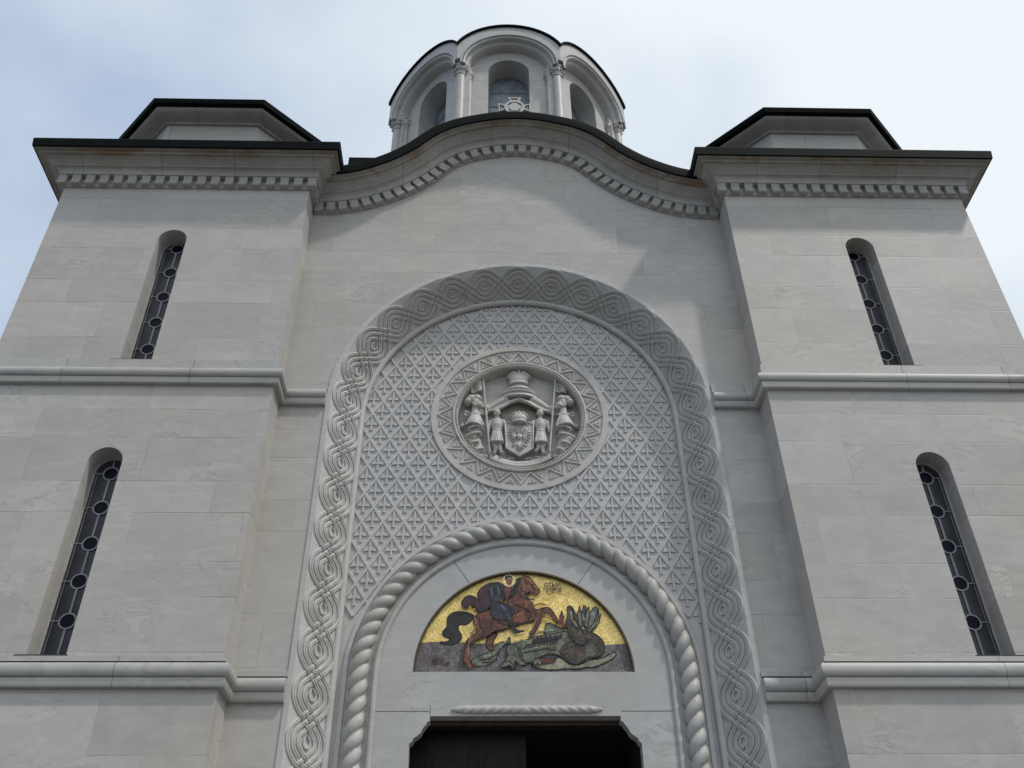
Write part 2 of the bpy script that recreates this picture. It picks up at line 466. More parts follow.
# outlines of the mosaic figures and anchor points of the coat of arms, in metres on the wall
MOSAIC = {'horse': [(-0.554, 4.73), (-0.418, 4.788), (-0.271, 4.799), (-0.16, 4.917), (-0.122, 5.007), (-0.094, 5.078), (-0.046, 5.184), (0.002, 5.217), (0.021, 5.242), (0.036, 5.217), (0.071, 5.225), (0.095, 5.197), (0.195, 5.058), (0.203, 5.018), (0.155, 4.968), (0.123, 5.008), (0.049, 5.028), (0.053, 4.958), (0.089, 4.908), (0.133, 4.819), (0.142, 4.789), (0.206, 4.809), (0.28, 4.829), (0.326, 4.809), (0.36, 4.751), (0.403, 4.673), (0.408, 4.621), (0.369, 4.644), (0.34, 4.692), (0.3, 4.76), (0.232, 4.741), (0.213, 4.717), (0.198, 4.64), (0.163, 4.567), (0.117, 4.509), (0.08, 4.477), (0.068, 4.513), (0.127, 4.567), (0.154, 4.643), (0.144, 4.682), (0.093, 4.653), (0.02, 4.643), (-0.09, 4.605), (-0.253, 4.547), (-0.344, 4.532), (-0.415, 4.471), (-0.487, 4.452), (-0.603, 4.395), (-0.629, 4.339), (-0.618, 4.228), (-0.608, 4.155), (-0.572, 4.118), (-0.571, 4.088), (-0.642, 4.082), (-0.652, 4.146), (-0.69, 4.14), (-0.683, 4.191), (-0.673, 4.339), (-0.657, 4.423), (-0.56, 4.49), (-0.524, 4.528), (-0.561, 4.604), (-0.587, 4.662)], 'hind': [(-0.416, 4.524), (-0.424, 4.433), (-0.44, 4.377), (-0.379, 4.306), (-0.343, 4.315), (-0.361, 4.377), (-0.34, 4.433), (-0.286, 4.537)], 'tail': [(-0.572, 4.739), (-0.655, 4.778), (-0.783, 4.788), (-0.864, 4.749), (-0.89, 4.69), (-0.878, 4.604), (-0.93, 4.546), (-0.937, 4.499), (-0.9, 4.47), (-0.855, 4.461), (-0.845, 4.433), (-0.881, 4.414), (-0.988, 4.404), (-0.826, 4.38), (-0.737, 4.41), (-0.707, 4.47), (-0.731, 4.527), (-0.759, 4.556), (-0.747, 4.633), (-0.688, 4.619), (-0.634, 4.642), (-0.584, 4.697)], 'saddle': [(-0.39, 4.857), (-0.362, 4.691), (-0.271, 4.658), (-0.18, 4.672), (-0.097, 4.75), (-0.124, 4.818), (-0.252, 4.887), (-0.345, 4.907)], 'cape': [(-0.242, 5.143), (-0.382, 5.138), (-0.494, 5.077), (-0.536, 5.006), (-0.539, 4.956), (-0.492, 4.893), (-0.585, 4.966), (-0.659, 4.972), (-0.713, 4.916), (-0.727, 4.867), (-0.702, 4.827), (-0.656, 4.817), (-0.638, 4.857), (-0.583, 4.847), (-0.527, 4.798), (-0.545, 4.749), (-0.418, 4.794), (-0.363, 4.897), (-0.271, 4.957)], 'torso': [(-0.392, 5.114), (-0.229, 5.135), (-0.212, 4.957), (-0.243, 4.887), (-0.381, 4.893), (-0.4, 4.997)], 'chest': [(-0.224, 5.098), (-0.14, 5.114), (-0.133, 5.037), (-0.175, 4.921), (-0.219, 4.937)], 'leg': [(-0.271, 4.877), (-0.161, 4.838), (-0.134, 4.74), (-0.144, 4.643), (-0.091, 4.547), (-0.046, 4.528), (0.023, 4.534), (-0.037, 4.509), (-0.109, 4.496), (-0.127, 4.566), (-0.18, 4.643), (-0.235, 4.74)], 'hair': [(-0.214, 5.184), (-0.21, 5.216), (-0.176, 5.233), (-0.139, 5.227), (-0.117, 5.204), (-0.117, 5.159), (-0.128, 5.192), (-0.158, 5.208), (-0.188, 5.196), (-0.203, 5.155)], 'mane': [(-0.045, 5.204), (-0.093, 5.159), (-0.118, 5.058), (-0.151, 4.957), (-0.114, 4.947), (-0.094, 5.028), (-0.062, 5.108), (-0.023, 5.18)], 'hand': [(-0.286, 4.927), (-0.252, 4.921), (-0.234, 4.887), (-0.262, 4.877)], 'coil': [(-0.599, 4.191), (-0.538, 4.237), (-0.414, 4.284), (-0.343, 4.339), (-0.308, 4.386), (-0.236, 4.424), (-0.182, 4.396), (-0.222, 4.377), (-0.263, 4.339), (-0.281, 4.284), (-0.325, 4.191), (-0.396, 4.137), (-0.519, 4.118), (-0.59, 4.146)], 'claw': [(-0.164, 4.433), (-0.173, 4.377), (-0.093, 4.368), (-0.058, 4.302), (-0.042, 4.192), (0.029, 4.155), (0.01, 4.128), (-0.06, 4.137), (-0.104, 4.192), (-0.108, 4.1), (-0.166, 4.146), (-0.272, 4.118), (-0.219, 4.173), (-0.183, 4.228), (-0.2, 4.321)], 'body': [(-0.182, 4.377), (-0.057, 4.396), (0.07, 4.452), (0.197, 4.49), (0.306, 4.5), (0.452, 4.529), (0.525, 4.548), (0.617, 4.567), (0.707, 4.548), (0.814, 4.52), (0.9, 4.453), (0.931, 4.378), (0.907, 4.284), (0.849, 4.229), (0.759, 4.21), (0.686, 4.173), (0.595, 4.146), (0.508, 4.164), (0.439, 4.229), (0.369, 4.265), (0.262, 4.265), (0.154, 4.219), (0.064, 4.164), (-0.007, 4.155), (-0.058, 4.265)], 'hump': [(0.724, 4.525), (0.831, 4.51), (0.908, 4.434), (0.933, 4.359), (0.905, 4.266), (0.831, 4.229), (0.706, 4.214), (0.649, 4.155), (0.542, 4.14), (0.475, 4.229), (0.406, 4.284), (0.445, 4.368), (0.555, 4.415), (0.662, 4.396)], 'humplight': [(0.704, 4.34), (0.805, 4.378), (0.854, 4.303), (0.796, 4.238), (0.707, 4.232)], 'red': [(0.065, 4.182), (0.19, 4.219), (0.35, 4.219), (0.366, 4.183), (0.294, 4.151), (0.152, 4.148), (0.064, 4.155)], 'pale': [(0.046, 4.14), (0.294, 4.151), (0.368, 4.229), (0.439, 4.225), (0.489, 4.155), (0.595, 4.133), (0.685, 4.161), (0.723, 4.197), (0.883, 4.207), (0.977, 4.262), (1.033, 4.294), (1.066, 4.266), (1.009, 4.21), (0.898, 4.155), (0.788, 4.11), (0.7, 4.115), (0.575, 4.088), (0.469, 4.1), (0.362, 4.079), (0.186, 4.088)], 'fin': [(0.237, 4.494), (0.265, 4.634), (0.311, 4.644), (0.382, 4.605), (0.472, 4.567), (0.491, 4.519), (0.306, 4.49)], 'wing': [(0.715, 4.525), (0.741, 4.664), (0.793, 4.781), (0.853, 4.856), (0.888, 4.82), (0.888, 4.742), (0.853, 4.644), (0.802, 4.558), (0.741, 4.51)], 'head': [(0.508, 4.567), (0.493, 4.644), (0.525, 4.741), (0.516, 4.829), (0.549, 4.853), (0.584, 4.83), (0.609, 4.761), (0.642, 4.702), (0.684, 4.625), (0.679, 4.702), (0.663, 4.82), (0.692, 4.771), (0.715, 4.859), (0.742, 4.84), (0.751, 4.781), (0.754, 4.644), (0.73, 4.567), (0.699, 4.406), (0.61, 4.424), (0.54, 4.472)], 'flame': [(0.454, 4.586), (0.42, 4.644), (0.427, 4.712), (0.453, 4.784), (0.471, 4.712), (0.46, 4.644), (0.505, 4.582)], 'spear': [(-0.124, 4.868), (-0.116, 4.878), (0.411, 4.628), (0.405, 4.621)], 'spine': [(0.105, 4.415), (0.115, 4.443), (0.133, 4.424), (0.161, 4.462), (0.174, 4.434), (0.206, 4.468), (0.218, 4.439), (0.26, 4.475), (0.272, 4.447), (0.315, 4.483), (0.326, 4.453), (0.378, 4.487), (0.386, 4.458), (0.442, 4.5), (0.431, 4.453), (0.267, 4.424), (0.123, 4.392)], 'scrub': [(-1.064, 4.118), (-1.041, 4.191), (-1.009, 4.265), (-0.983, 4.283), (-0.963, 4.228), (-0.928, 4.246), (-0.9, 4.191), (-0.916, 4.146), (-0.856, 4.191), (-0.819, 4.155), (-0.888, 4.109), (-0.978, 4.155), (-1.012, 4.118)], 'ground': [(-1.292, 4.41), (-0.969, 4.391), (-0.666, 4.414), (-0.057, 4.377), (0.931, 4.378), (1.185, 4.397), (1.273, 3.974), (-1.267, 3.974)], 'sign': [(-1.203, 4.075), (-1.062, 4.071), (-1.069, 4.053), (-1.21, 4.053)], 'horn': [(0.651, 4.596), (0.633, 4.741), (0.668, 4.848), (0.681, 4.751), (0.691, 4.596)], 'hornb': [(0.709, 4.596), (0.732, 4.741), (0.771, 4.84), (0.78, 4.742), (0.745, 4.577)], 'jaw': [(0.548, 4.462), (0.608, 4.387), (0.697, 4.368), (0.729, 4.425), (0.645, 4.411), (0.579, 4.468)], 'toes': [(-0.279, 4.111), (-0.237, 4.155), (-0.166, 4.177), (-0.099, 4.097), (-0.128, 4.086), (-0.166, 4.126), (-0.223, 4.104)], 'curl': [(-0.193, 4.386), (-0.174, 4.452), (-0.164, 4.46), (-0.153, 4.441), (-0.157, 4.377)], 'foot': [(0.1, 4.164), (0.136, 4.21), (0.189, 4.192), (0.205, 4.146), (0.169, 4.119), (0.152, 4.151), (0.13, 4.115)], 'mark': [(0.944, 4.48), (1.001, 4.476), (1.0, 4.465), (0.943, 4.466)]}
ARMS = {'crown': (-0.0, 8.344), 'crownL': (-0.151, 8.342), 'crownT': (0.002, 8.461), 'hat': (-0.003, 8.14), 'hatL': (-0.163, 8.163), 'rimL': (-0.259, 7.992), 'rimR': (0.262, 7.954), 'hemL': (-0.44, 7.763), 'hemM': (0.035, 7.969), 'hemR': (0.406, 7.795), 'hemL2': (-0.224, 7.851), 'hemR2': (0.23, 7.83), 'crown2': (-0.006, 7.633), 'crown2L': (-0.117, 7.632), 'sh1': (-0.196, 7.524), 'sh2': (0.183, 7.527), 'sh3': (0.177, 7.117), 'sh4': (-0.009, 6.995), 'sh5': (-0.185, 7.126), 'headL': (-0.307, 7.715), 'shL': (-0.307, 7.607), 'hipL': (-0.307, 7.416), 'skL': (-0.303, 7.217), 'ftL1': (-0.331, 7.045), 'ftL2': (-0.236, 7.057), 'elbL': (-0.39, 7.546), 'handL': (-0.167, 7.548), 'headR': (0.278, 7.72), 'shR': (0.283, 7.612), 'hipR': (0.287, 7.421), 'skR': (0.272, 7.222), 'ftR1': (0.306, 7.061), 'ftR2': (0.213, 7.175), 'elbR': (0.369, 7.552), 'handR': (0.145, 7.55), 'pL0': (-0.504, 8.313), 'pL1': (-0.401, 7.033), 'pR0': (0.515, 8.323), 'pR1': (0.391, 7.061), 'puffL': (-0.649, 7.946), 'puffR': (0.659, 7.945), 'tieL': (-0.558, 7.811), 'tieR': (0.545, 7.821), 'ringL': (-0.606, 7.694), 'ringR': (0.59, 7.704), 'ballL': (-0.764, 7.531), 'ballR': (0.783, 7.532), 'dL0': (-0.596, 7.665), 'dL1': (-0.593, 7.473), 'dL2': (-0.609, 7.261), 'dL3': (-0.549, 7.078), 'dL4': (-0.454, 6.942), 'dR0': (0.579, 7.674), 'dR1': (0.59, 7.482), 'dR2': (0.61, 7.271), 'dR3': (0.535, 7.085), 'dR4': (0.416, 6.948), 'rib0': (-0.388, 7.022), 'rib1': (-0.02, 6.866), 'rib2': (0.362, 7.027), 'flagL': [(-0.674, 8.222), (-0.498, 8.257), (-0.486, 8.097), (-0.661, 8.045)], 'flagR': [(0.516, 8.251), (0.677, 8.21), (0.664, 8.053), (0.5, 8.081)]}

# ------------------------------------------------------------------ the ground
g = bmesh.new()
v = [g.verts.new(p) for p in ((-600,-600,0),(600,-600,0),(600,600,0),(-600,600,0))]
g.faces.new(v)
gr = obj('ground', g, M['ground'])
gr['kind'] = 'structure'

# ------------------------------------------------------------------ main dimensions (eye = origin)
YW = 10.0                 # plane of the middle wall
YP = 9.579                # plane of the corner towers
A, B = 3.144, 6.792       # inner and outer edge of each tower
ZG = -EYE                 # ground
YB = 14.2                 # back of the towers
ZA, RA = 7.54, 2.475      # springing and radius of the great arch
YL = 10.43                # plane of the carved field
WX, WH = 4.972, 0.205     # window axis and half width
WIN = ((10.078, 7.852), (6.287, 3.900))   # (springing, sill) of the upper and lower windows

# gable line (underside of the dentils)
half = [(0, 12.58), (0.24, 12.56), (0.48, 12.50), (0.72, 12.42), (0.95, 12.28), (1.15, 12.07), (1.33, 11.87), (1.65, 11.60),
        (2.0, 11.385), (2.35, 11.23), (2.7, 11.14), (3.0, 11.115), (A, 11.11)]
def smooth_line(p, per=5):
    out = []
    for i in range(len(p)-1):
        p0 = Vector(p[max(i-1, 0)]) if i > 0 else Vector((-p[1][0], p[1][1]))
        p1, p2 = Vector(p[i]), Vector(p[i+1])
        p3 = Vector(p[min(i+2, len(p)-1)])
        for k in range(per):
            t = k/per
            out.append(0.5*((2*p1) + (p2-p0)*t + (2*p0-5*p1+4*p2-p3)*t*t + (3*p1-p0-3*p2+p3)*t**3))
    out.append(Vector(p[-1]))
    return out
hl = smooth_line(half)
GL = [Vector((-q.x, q.y)) for q in reversed(hl[1:])] + hl       # left to right

# ------------------------------------------------------------------ middle wall with the arch opening
bm = bmesh.new()
outer = [(-A-0.3, ZG), (-A-0.3, 11.4)] + [(q.x, q.y + 0.25) for q in GL[1:-1]] + [(A+0.3, 11.4), (A+0.3, ZG)]
hole = arch_ring(RA, ZA, ZG + 0.001)
hole[0] = (RA, ZG); hole[-1] = (-RA, ZG)
outer_full = [(-A-0.3, ZG), (-A-0.3, 11.4)] + [(q.x, q.y + 0.25) for q in GL[1:-1]] + [(A+0.3, 11.4), (A+0.3, ZG)] + hole
slab(bm, outer_full, [], YW, YW + 0.02)
middle = obj('facade_wall', bm, M['wall'], church)

# ------------------------------------------------------------------ corner towers
def tower(s):
    bm = bmesh.new()
    rect = [(s*A, ZG), (s*B, ZG), (s*B, 11.40), (s*A, 11.40)]
    slab(bm, rect, [arch_ring(WH, zs, zb, 20, s*WX) for zs, zb in WIN], YP, YW - 0.003)
    add_box(bm, min(s*(A+0.001), s*B), max(s*(A+0.001), s*B), YW - 0.003, YB, ZG, 11.40)
    t = obj('tower', bm, M['wall'], church)
    t['label'] = 'right corner tower' if s > 0 else 'left corner tower'
    return t
tower(-1); tower(1)

# ------------------------------------------------------------------ windows of the towers
round0 = None
def roundel(w, x, y, z):
    global round0
    if round0 is None:
        bm = bmesh.new()
        slab(bm, [(0.081*math.cos(2*PI*k/28), 0.081*math.sin(2*PI*k/28)) for k in range(28)], [], -0.006, -0.001)
        round0 = obj('roundel', bm, M['roundel'], w)
        round0.location = (x, y, z)
    else: clone(round0, w, (x, y, z))
def window(s, zs, zb, upper):
    bm = bmesh.new()
    cx = s*WX
    gy = 9.845
    # frame: thin stone rebate round the glass
    path = arch_ring(WH - 0.001, zs, zb + 0.002, 20, cx)
    inner = arch_ring(WH - 0.018, zs, zb + 0.02, 20, cx)
    slab(bm, path, [inner], gy - 0.02, gy + 0.04)
    w = obj('window', bm, M['trim'], church)
    w['label'] = ('upper' if upper else 'lower') + ' slit window of the ' + ('right' if s > 0 else 'left') + ' tower'
    bm = bmesh.new()
    slab(bm, arch_ring(WH - 0.016, zs, zb + 0.02, 20, cx), [], gy, gy + 0.012)
    obj('pane', bm, M['pane'], w)
    # leaded tracery: roundels on a central bar, short cross bars
    top = zs + 0.09 if upper else zs + 0.0
    cz = []
    z = 9.67 + 0.478 if upper else 6.275
    while z > zb + 0.1:
        cz.append(z); z -= 0.4765 if upper else 0.472
    bm = bmesh.new()
    rr, th = 0.088, 0.009
    for z in cz:
        for k in range(28):
            a0, a1 = 2*PI*k/28, 2*PI*(k+1)/28
            q = [(cx + (rr+th*dd)*math.cos(a), z + (rr+th*dd)*math.sin(a)) for a, dd in ((a0,-1),(a0,1),(a1,1),(a1,-1))]
            vs = [bm.verts.new((x, gy-0.016, zz)) for x, zz in q] + [bm.verts.new((x, gy-0.002, zz)) for x, zz in q]
            for f in ((0,1,2,3),(4,7,6,5),(1,5,6,2),(3,7,4,0)): bm.faces.new([vs[i] for i in f])
        pts = [(cx + (rr-th)*math.cos(2*PI*k/28), z + (rr-th)*math.sin(2*PI*k/28)) for k in range(28)]
        for sx in (-1, 1):
            x0, x1 = sorted((cx + sx*rr, cx + sx*(WH-0.017)))
            add_box(bm, x0, x1, gy-0.015, gy-0.002, z-0.0065, z+0.0065)
    lim = [zs + 0.17] + cz + [zb + 0.02]
    for i in range(len(lim)-1):
        z1 = lim[i] - (rr if i > 0 else 0); z0 = lim[i+1] + (rr if i+1 < len(lim)-1 else 0)
        if z1 - z0 > 0.02: add_box(bm, cx-0.012, cx+0.012, gy-0.014, gy-0.002, z0, z1)
    # edge cames
    for sx in (-1, 1):
        x0, x1 = sorted((cx + sx*(WH-0.052), cx + sx*(WH-0.044)))
        add_box(bm, x0, x1, gy-0.012, gy-0.002, zb+0.02, zs)
    obj('tracery', bm, M['came'], w)
    for z in cz: roundel(w, cx, gy, z)
    bm = bmesh.new()
    x0, x1 = sorted((cx - s*(WH + 0.02), cx + s*(WH + 0.115)))
    add_box(bm, x0, x1, YP - 0.018, gy - 0.02, zb - 0.016, zb + 0.001)
    obj('sill', bm, M['sill'], w)
for s in (-1, 1):
    for i, (zs, zb) in enumerate(WIN): window(s, zs, zb, i == 0)

# ------------------------------------------------------------------ string courses
def course(s, zt, zm, zb, zs):
    bm = bmesh.new()
    prof = [(-0.01, zs - 0.016), (0.035, zs - 0.020), (0.035, zt + 0.024), (0.004, zt + 0.022), (0.004, zt - 0.004), (0.045, zt - 0.004)]
    for k in range(0, 9):                      # quarter-to-half roll
        a = PI/2 - PI*0.93*k/8
        prof.append((0.062 + 0.045*math.cos(a), (zt - 0.004 + zm)/2 + (zt - 0.004 - zm)/2*math.sin(a)))
    prof += [(0.055, zm - 0.006), (0.068, zm - 0.012), (0.068, zb + 0.012), (0.058, zb), (-0.01, zb)]
    path = [(s*B, YB), (s*B, YP), (s*A, YP), (s*A, YW), (s*2.546, YW)]
    plan_sweep(bm, path, prof, side=-s, matfn=lambda j: 1 if j in (2, 3) else 0)  # groove faces darkened: an open joint, its shade line put into the colour
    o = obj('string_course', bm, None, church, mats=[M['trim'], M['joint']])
    autosmooth(o, 40)
for s in (-1, 1):
    course(s, 7.668, 7.535, 7.435, WIN[0][1])
    course(s, 3.800, 3.650, 3.545, WIN[1][1])

# ------------------------------------------------------------------ cornices (profile: offset, height above the dentils' underside)
CP = [(-0.02, -0.012), (0.022, -0.012), (0.022, 0.172), (0.105, 0.182)]
for k in range(7):                              # cove
    a = PI/2*k/6
    CP.append((0.11 + 0.07*(1-math.cos(a)), 0.19 + 0.09*math.sin(a)))
CP += [(0.192, 0.283), (0.192, 0.305), (0.20, 0.312)]
for k in range(8):                              # sloping fascia
    t = k/7
    CP.append((0.21 + 0.145*t, 0.318 + 0.045*t + 0.014*math.sin(PI*t)))
NF = len(CP)
CP += [(0.365, 0.37), (0.365, 0.395), (0.405, 0.41), (0.425, 0.41), (0.1, 0.43)]
NE = len(CP)
LEADP = [(0.10, 0.412), (0.432, 0.412), (0.448, 0.420), (0.462, 0.560), (0.456, 0.580), (0.436, 0.584), (-0.10, 0.75)]
def cmat(j): return 1 if j >= NF - 3 else 0

def dentil_mesh():
    bm = bmesh.new()
    prof = [(0.0, 0.0), (0.080, 0.0), (0.097, 0.010), (0.100, 0.022), (0.091, 0.050), (0.084, 0.085), (0.088, 0.130), (0.099, 0.160), (0.1, 0.172), (0.0, 0.172)]
    w = 0.062
    L = [bm.verts.new((-w, -o, h)) for o, h in prof]; Rr = [bm.verts.new((w, -o, h)) for o, h in prof]
    n = len(prof)
    for i in range(n):
        j = (i+1) % n
        bm.faces.new((L[i], L[j], Rr[j], Rr[i]))
    bm.faces.new(L); bm.faces.new(Rr)
    return bm
dent0 = None
def dentil(parent, x, y, z, rot=None):
    global dent0
    if dent0 is None:
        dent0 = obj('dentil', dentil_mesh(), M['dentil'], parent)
        dent0.location = (x, y, z)
        if rot: dent0.rotation_euler = rot
    else:
        d = clone(dent0, parent, (x, y, z), rot or (0, 0, 0))

ZT = 11.18
def tower_cornice(s):
    path = [(s*B, YB), (s*B, YP), (s*A, YP), (s*A, YW + 0.3)]
    sd = -s
    bm = bmesh.new()
    plan_sweep(bm, path, [(o, ZT + h) for o, h in CP], side=sd, matfn=cmat)
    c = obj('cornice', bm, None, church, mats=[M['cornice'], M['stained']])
    autosmooth(c, 30)
    n = 18
    x0, x1 = s*(A - 0.1 + 0.0625), s*(B + 0.1 - 0.0625)
    for i in range(n+1):
        dentil(c, x0 + (x1-x0)*i/n, YP - 0.0, ZT)
    for y in (YP - 0.04 + 0.205, ):
        dentil(c, s*A, y + 0.02, ZT, (0, 0, -PI/2 if s > 0 else PI/2))
    bm = bmesh.new()
    plan_sweep(bm, path, [(o, ZT + h) for o, h in LEADP], side=sd)
    # low lead roof up to the turret
    obj('roof_edge', bm, M['lead'], c)
    bm = bmesh.new()
    xa, xb = s*(A - 0.3), s*(B + 0.3)
    q = [(xa, YP-0.3), (xb, YP-0.3), (xb, YB), (xa, YB)]
    lo = [bm.verts.new((x, y, ZT + 0.60)) for x, y in q]
    xm = s*5.12
    hi = [bm.verts.new((xm + dx, 11.6 + dy, ZT + 1.25)) for dx, dy in ((-s*1.2,-1.2),(s*1.2,-1.2),(s*1.2,1.2),(-s*1.2,1.2))]
    for i in range(4):
        j = (i+1) % 4
        bm.faces.new((lo[i], lo[j], hi[j], hi[i]))
    bm.faces.new(hi)
    obj('tower_roof', bm, M['lead'], c)
for s in (-1, 1): tower_cornice(s)

# gable cornice: profile swept along the curved line
def curve_frames(line, off):
    out = []
    n = len(line)
    for i, p in enumerate(line):
        t = (line[min(i+1, n-1)] - line[max(i-1, 0)]).normalized()
        nn = Vector((-t.y, t.x))
        if nn.y < 0: nn = -nn
        out.append((p, nn, t))
    return out
def gable_sweep(prof, mat, name, parent, mats=None, matfn=None):
    bm = bmesh.new()
    rows = []
    for p, nn, t in curve_frames(GL, 0):
        rows.append([bm.verts.new((p.x + nn.x*h, YW - o, p.y + nn.y*h)) for o, h in prof])
    for i in range(len(rows)-1):
        for j in range(len(prof)-1):
            f = bm.faces.new((rows[i][j], rows[i][j+1], rows[i+1][j+1], rows[i+1][j]))
            if matfn: f.material_index = matfn(j)
    o = obj(name, bm, mat, parent, mats=mats)
    autosmooth(o, 30)
    return o
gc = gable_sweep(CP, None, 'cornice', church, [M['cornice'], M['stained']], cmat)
gc['label'] = 'curved cornice of the gable'
gable_sweep(LEADP, M['lead'], 'roof_edge', gc)
# dentils at equal steps along the curve
acc = [0.0]
for i in range(1, len(GL)): acc.append(acc[-1] + (GL[i]-GL[i-1]).length)
tot = acc[-1]
nd = 38
def at_len(l):
    for i in range(1, len(acc)):
        if acc[i] >= l:
            t = (l-acc[i-1])/(acc[i]-acc[i-1])
            p = GL[i-1].lerp(GL[i], t)
            a = max(i-3, 0); b = min(i+2, len(GL)-1)
            d = (GL[b]-GL[a]).normalized()
            return p, d
    return GL[-1], (GL[-1]-GL[-2]).normalized()
for i in range(nd):
    p, d = at_len(tot*(i+0.5)/nd)
    if abs(p.x) > A - 0.08: continue
    dentil(gc, p.x, YW, p.y, (0, -math.atan2(d.y, d.x), 0))
# vaulted lead roof behind the gable
bm = bmesh.new()
rows = []
for p, nn, t in curve_frames(GL, 0):
    rows.append([bm.verts.new((p.x + nn.x*0.60, y, p.y + nn.y*0.60)) for y in (YW-0.2, 14.0)] + [bm.verts.new((p.x, 14.0, p.y-0.5))])
for i in range(len(rows)-1):
    for j in range(2): bm.faces.new((rows[i][j], rows[i][j+1], rows[i+1][j+1], rows[i+1][j]))
obj('vault_roof', bm, M['lead'], church)
bm = bmesh.new()                               # a lead box gutter standing up behind the left end of the gable
add_box(bm, -2.93, -2.05, 10.9, 11.6, 11.6, 13.62)
obj('gutter_box', bm, M['lead'], church)
# body of the church behind
bm = bmesh.new()
add_box(bm, -B+0.3, B-0.3, 13.7, 26, ZG, 11.3)
add_box(bm, -3.1, 3.1, 12.9, 18.6, 11.3, 15.6)
obj('nave', bm, M['wall'], church)

# ------------------------------------------------------------------ corner turrets
def turret(s):
    cx, cy = s*5.14, 11.55
    def octo(h, f): return [(cx-f, cy-h), (cx+f, cy-h), (cx+h, cy-f), (cx+h, cy+f), (cx+f, cy+h), (cx-f, cy+h), (cx-h, cy+f), (cx-h, cy-f)]
    base = octo(1.40, 0.755)
    bm = bmesh.new()
    zb, zt = 11.35, 13.47
    lo = [bm.verts.new((x, y, zb)) for x, y in base]; hi = [bm.verts.new((x, y, zt)) for x, y in base]
    for i in range(8):
        j = (i+1) % 8
        bm.faces.new((lo[i], lo[j], hi[j], hi[i]))
    bm.faces.new(hi)
    t = obj('turret', bm, M['trim'], church)
    t['label'] = ('right' if s > 0 else 'left') + ' corner turret'
    prof = [(-0.01, 0.0), (0.05, 0.0), (0.055, 0.03), (0.075, 0.035)]
    for k in range(8):
        a = PI/2*k/7
        prof.append((0.085 + 0.21*math.sin(a), 0.04 + 0.075*(1-math.cos(a))))
    prof += [(0.31, 0.118), (0.32, 0.135), (0.345, 0.135), (0.1, 0.15)]
    bm = bmesh.new()
    plan_sweep(bm, base, [(o, zt - 0.02 + h) for o, h in prof], closed=True, side=1)
    c = obj('turret_cornice', bm, M['cornice'], t)
    autosmooth(c, 30)
    bm = bmesh.new()
    prof = [(0.1, 0.115), (0.352, 0.115), (0.375, 0.122), (0.400, 0.205), (0.392, 0.222), (0.372, 0.226), (0.0, 0.30)]
    plan_sweep(bm, base, [(o, zt - 0.02 + h) for o, h in prof], closed=True, side=1)
    apex = bm.verts.new((cx, cy, zt + 0.75))
    top = [bm.verts.new((x, y, zt + 0.278)) for x, y in base]
    for i in range(8): bm.faces.new((top[i], top[(i+1) % 8], apex))
    obj('turret_roof', bm, M['lead'], t)
for s in (-1, 1): turret(s)

# ------------------------------------------------------------------ dome drum
DY, DW = 15.72, 2.25          # axis and width of one side
AP = DW/2*(1+math.sqrt(2))    # apothem
HV = DW/2
drum = bpy.data.objects.new('dome_drum', None)
COL.objects.link(drum); drum.parent = church; drum.location = Vector((0, DY, 0)) + OFF
ZC = 19.52                    # springing of the arches
AF = AP + 0.20                # the arched faces stand a little proud of the columns
HF = AF*math.tan(PI/8)
def arc_eave(n=24, hw=None, dr=0.0):
    hw = hw or HF
    Rr, zc = 1.327 + dr, 19.635
    a0 = math.asin(min(1, hw/Rr))
    return [(Rr*math.sin(-a0 + 2*a0*i/n), zc + Rr*math.cos(-a0 + 2*a0*i/n)) for i in range(n+1)]
def bay_bm():
    bm = bmesh.new()
    y = -AF
    zf = ZC + 0.13
    af = math.asin(0.13/1.14)
    inner = [(1.14*math.cos(af + (PI-2*af)*i/32), ZC + 1.14*math.sin(af + (PI-2*af)*i/32)) for i in range(33)]
    outl = [(-HF, zf)] + arc_eave() + [(HF, zf)] + inner
    slab(bm, outl, [], y, y + 0.10, back=True)
    for v in bm.verts:                        # mitre the ends to the next bay
        if v.co.y > y + 0.05 and abs(v.co.x) > HF - 1e-3: v.co.x *= (HF - 0.103*math.tan(PI/8))/HF
    # stepped mouldings of the arch
    prof = [(1.14, y + 0.002), (1.137, y - 0.022), (1.105, y - 0.022), (1.095, y + 0.005), (1.095, y + 0.035)]
    for k in range(7):
        a = PI*k/6
        prof.append((1.058 + 0.032*math.cos(a), y + 0.045 - 0.04*math.sin(a)))
    prof += [(1.024, y + 0.09), (1.020, y + 0.12), (1.0, y + 0.125)]
    for k in range(7):
        a = PI/2*k/6
        prof.append((0.995 - 0.05*math.sin(a), y + 0.135 + 0.12*(1-math.cos(a))))
    prof += [(0.94, y + 0.40)]
    arch_sweep(bm, prof, ZC, ZC - 0.02, 40, 2)
    # recessed wall with window opening
    win = arch_ring(0.478, 19.665, 17.2, 24)
    slab(bm, [(-HF*0.9, 16.0), (HF*0.9, 16.0), (HF*0.9, ZC), (0.9, ZC + 0.55), (0.5, ZC + 1.0), (-0.5, ZC + 1.0), (-0.9, ZC + 0.55), (-HF*0.9, ZC)], [win], y + 0.36, y + 0.95)
    # corner piers behind the columns
    for s in (-1, 1):
        x0, x1 = sorted((s*0.90, s*1.125))
        add_box(bm, x0, x1, y + 0.22, y + 0.35, 16.0, ZC + 0.5)
    return bm
bay0 = obj('drum_bay', bay_bm(), M['drum'], drum)
autosmooth(bay0, 35)
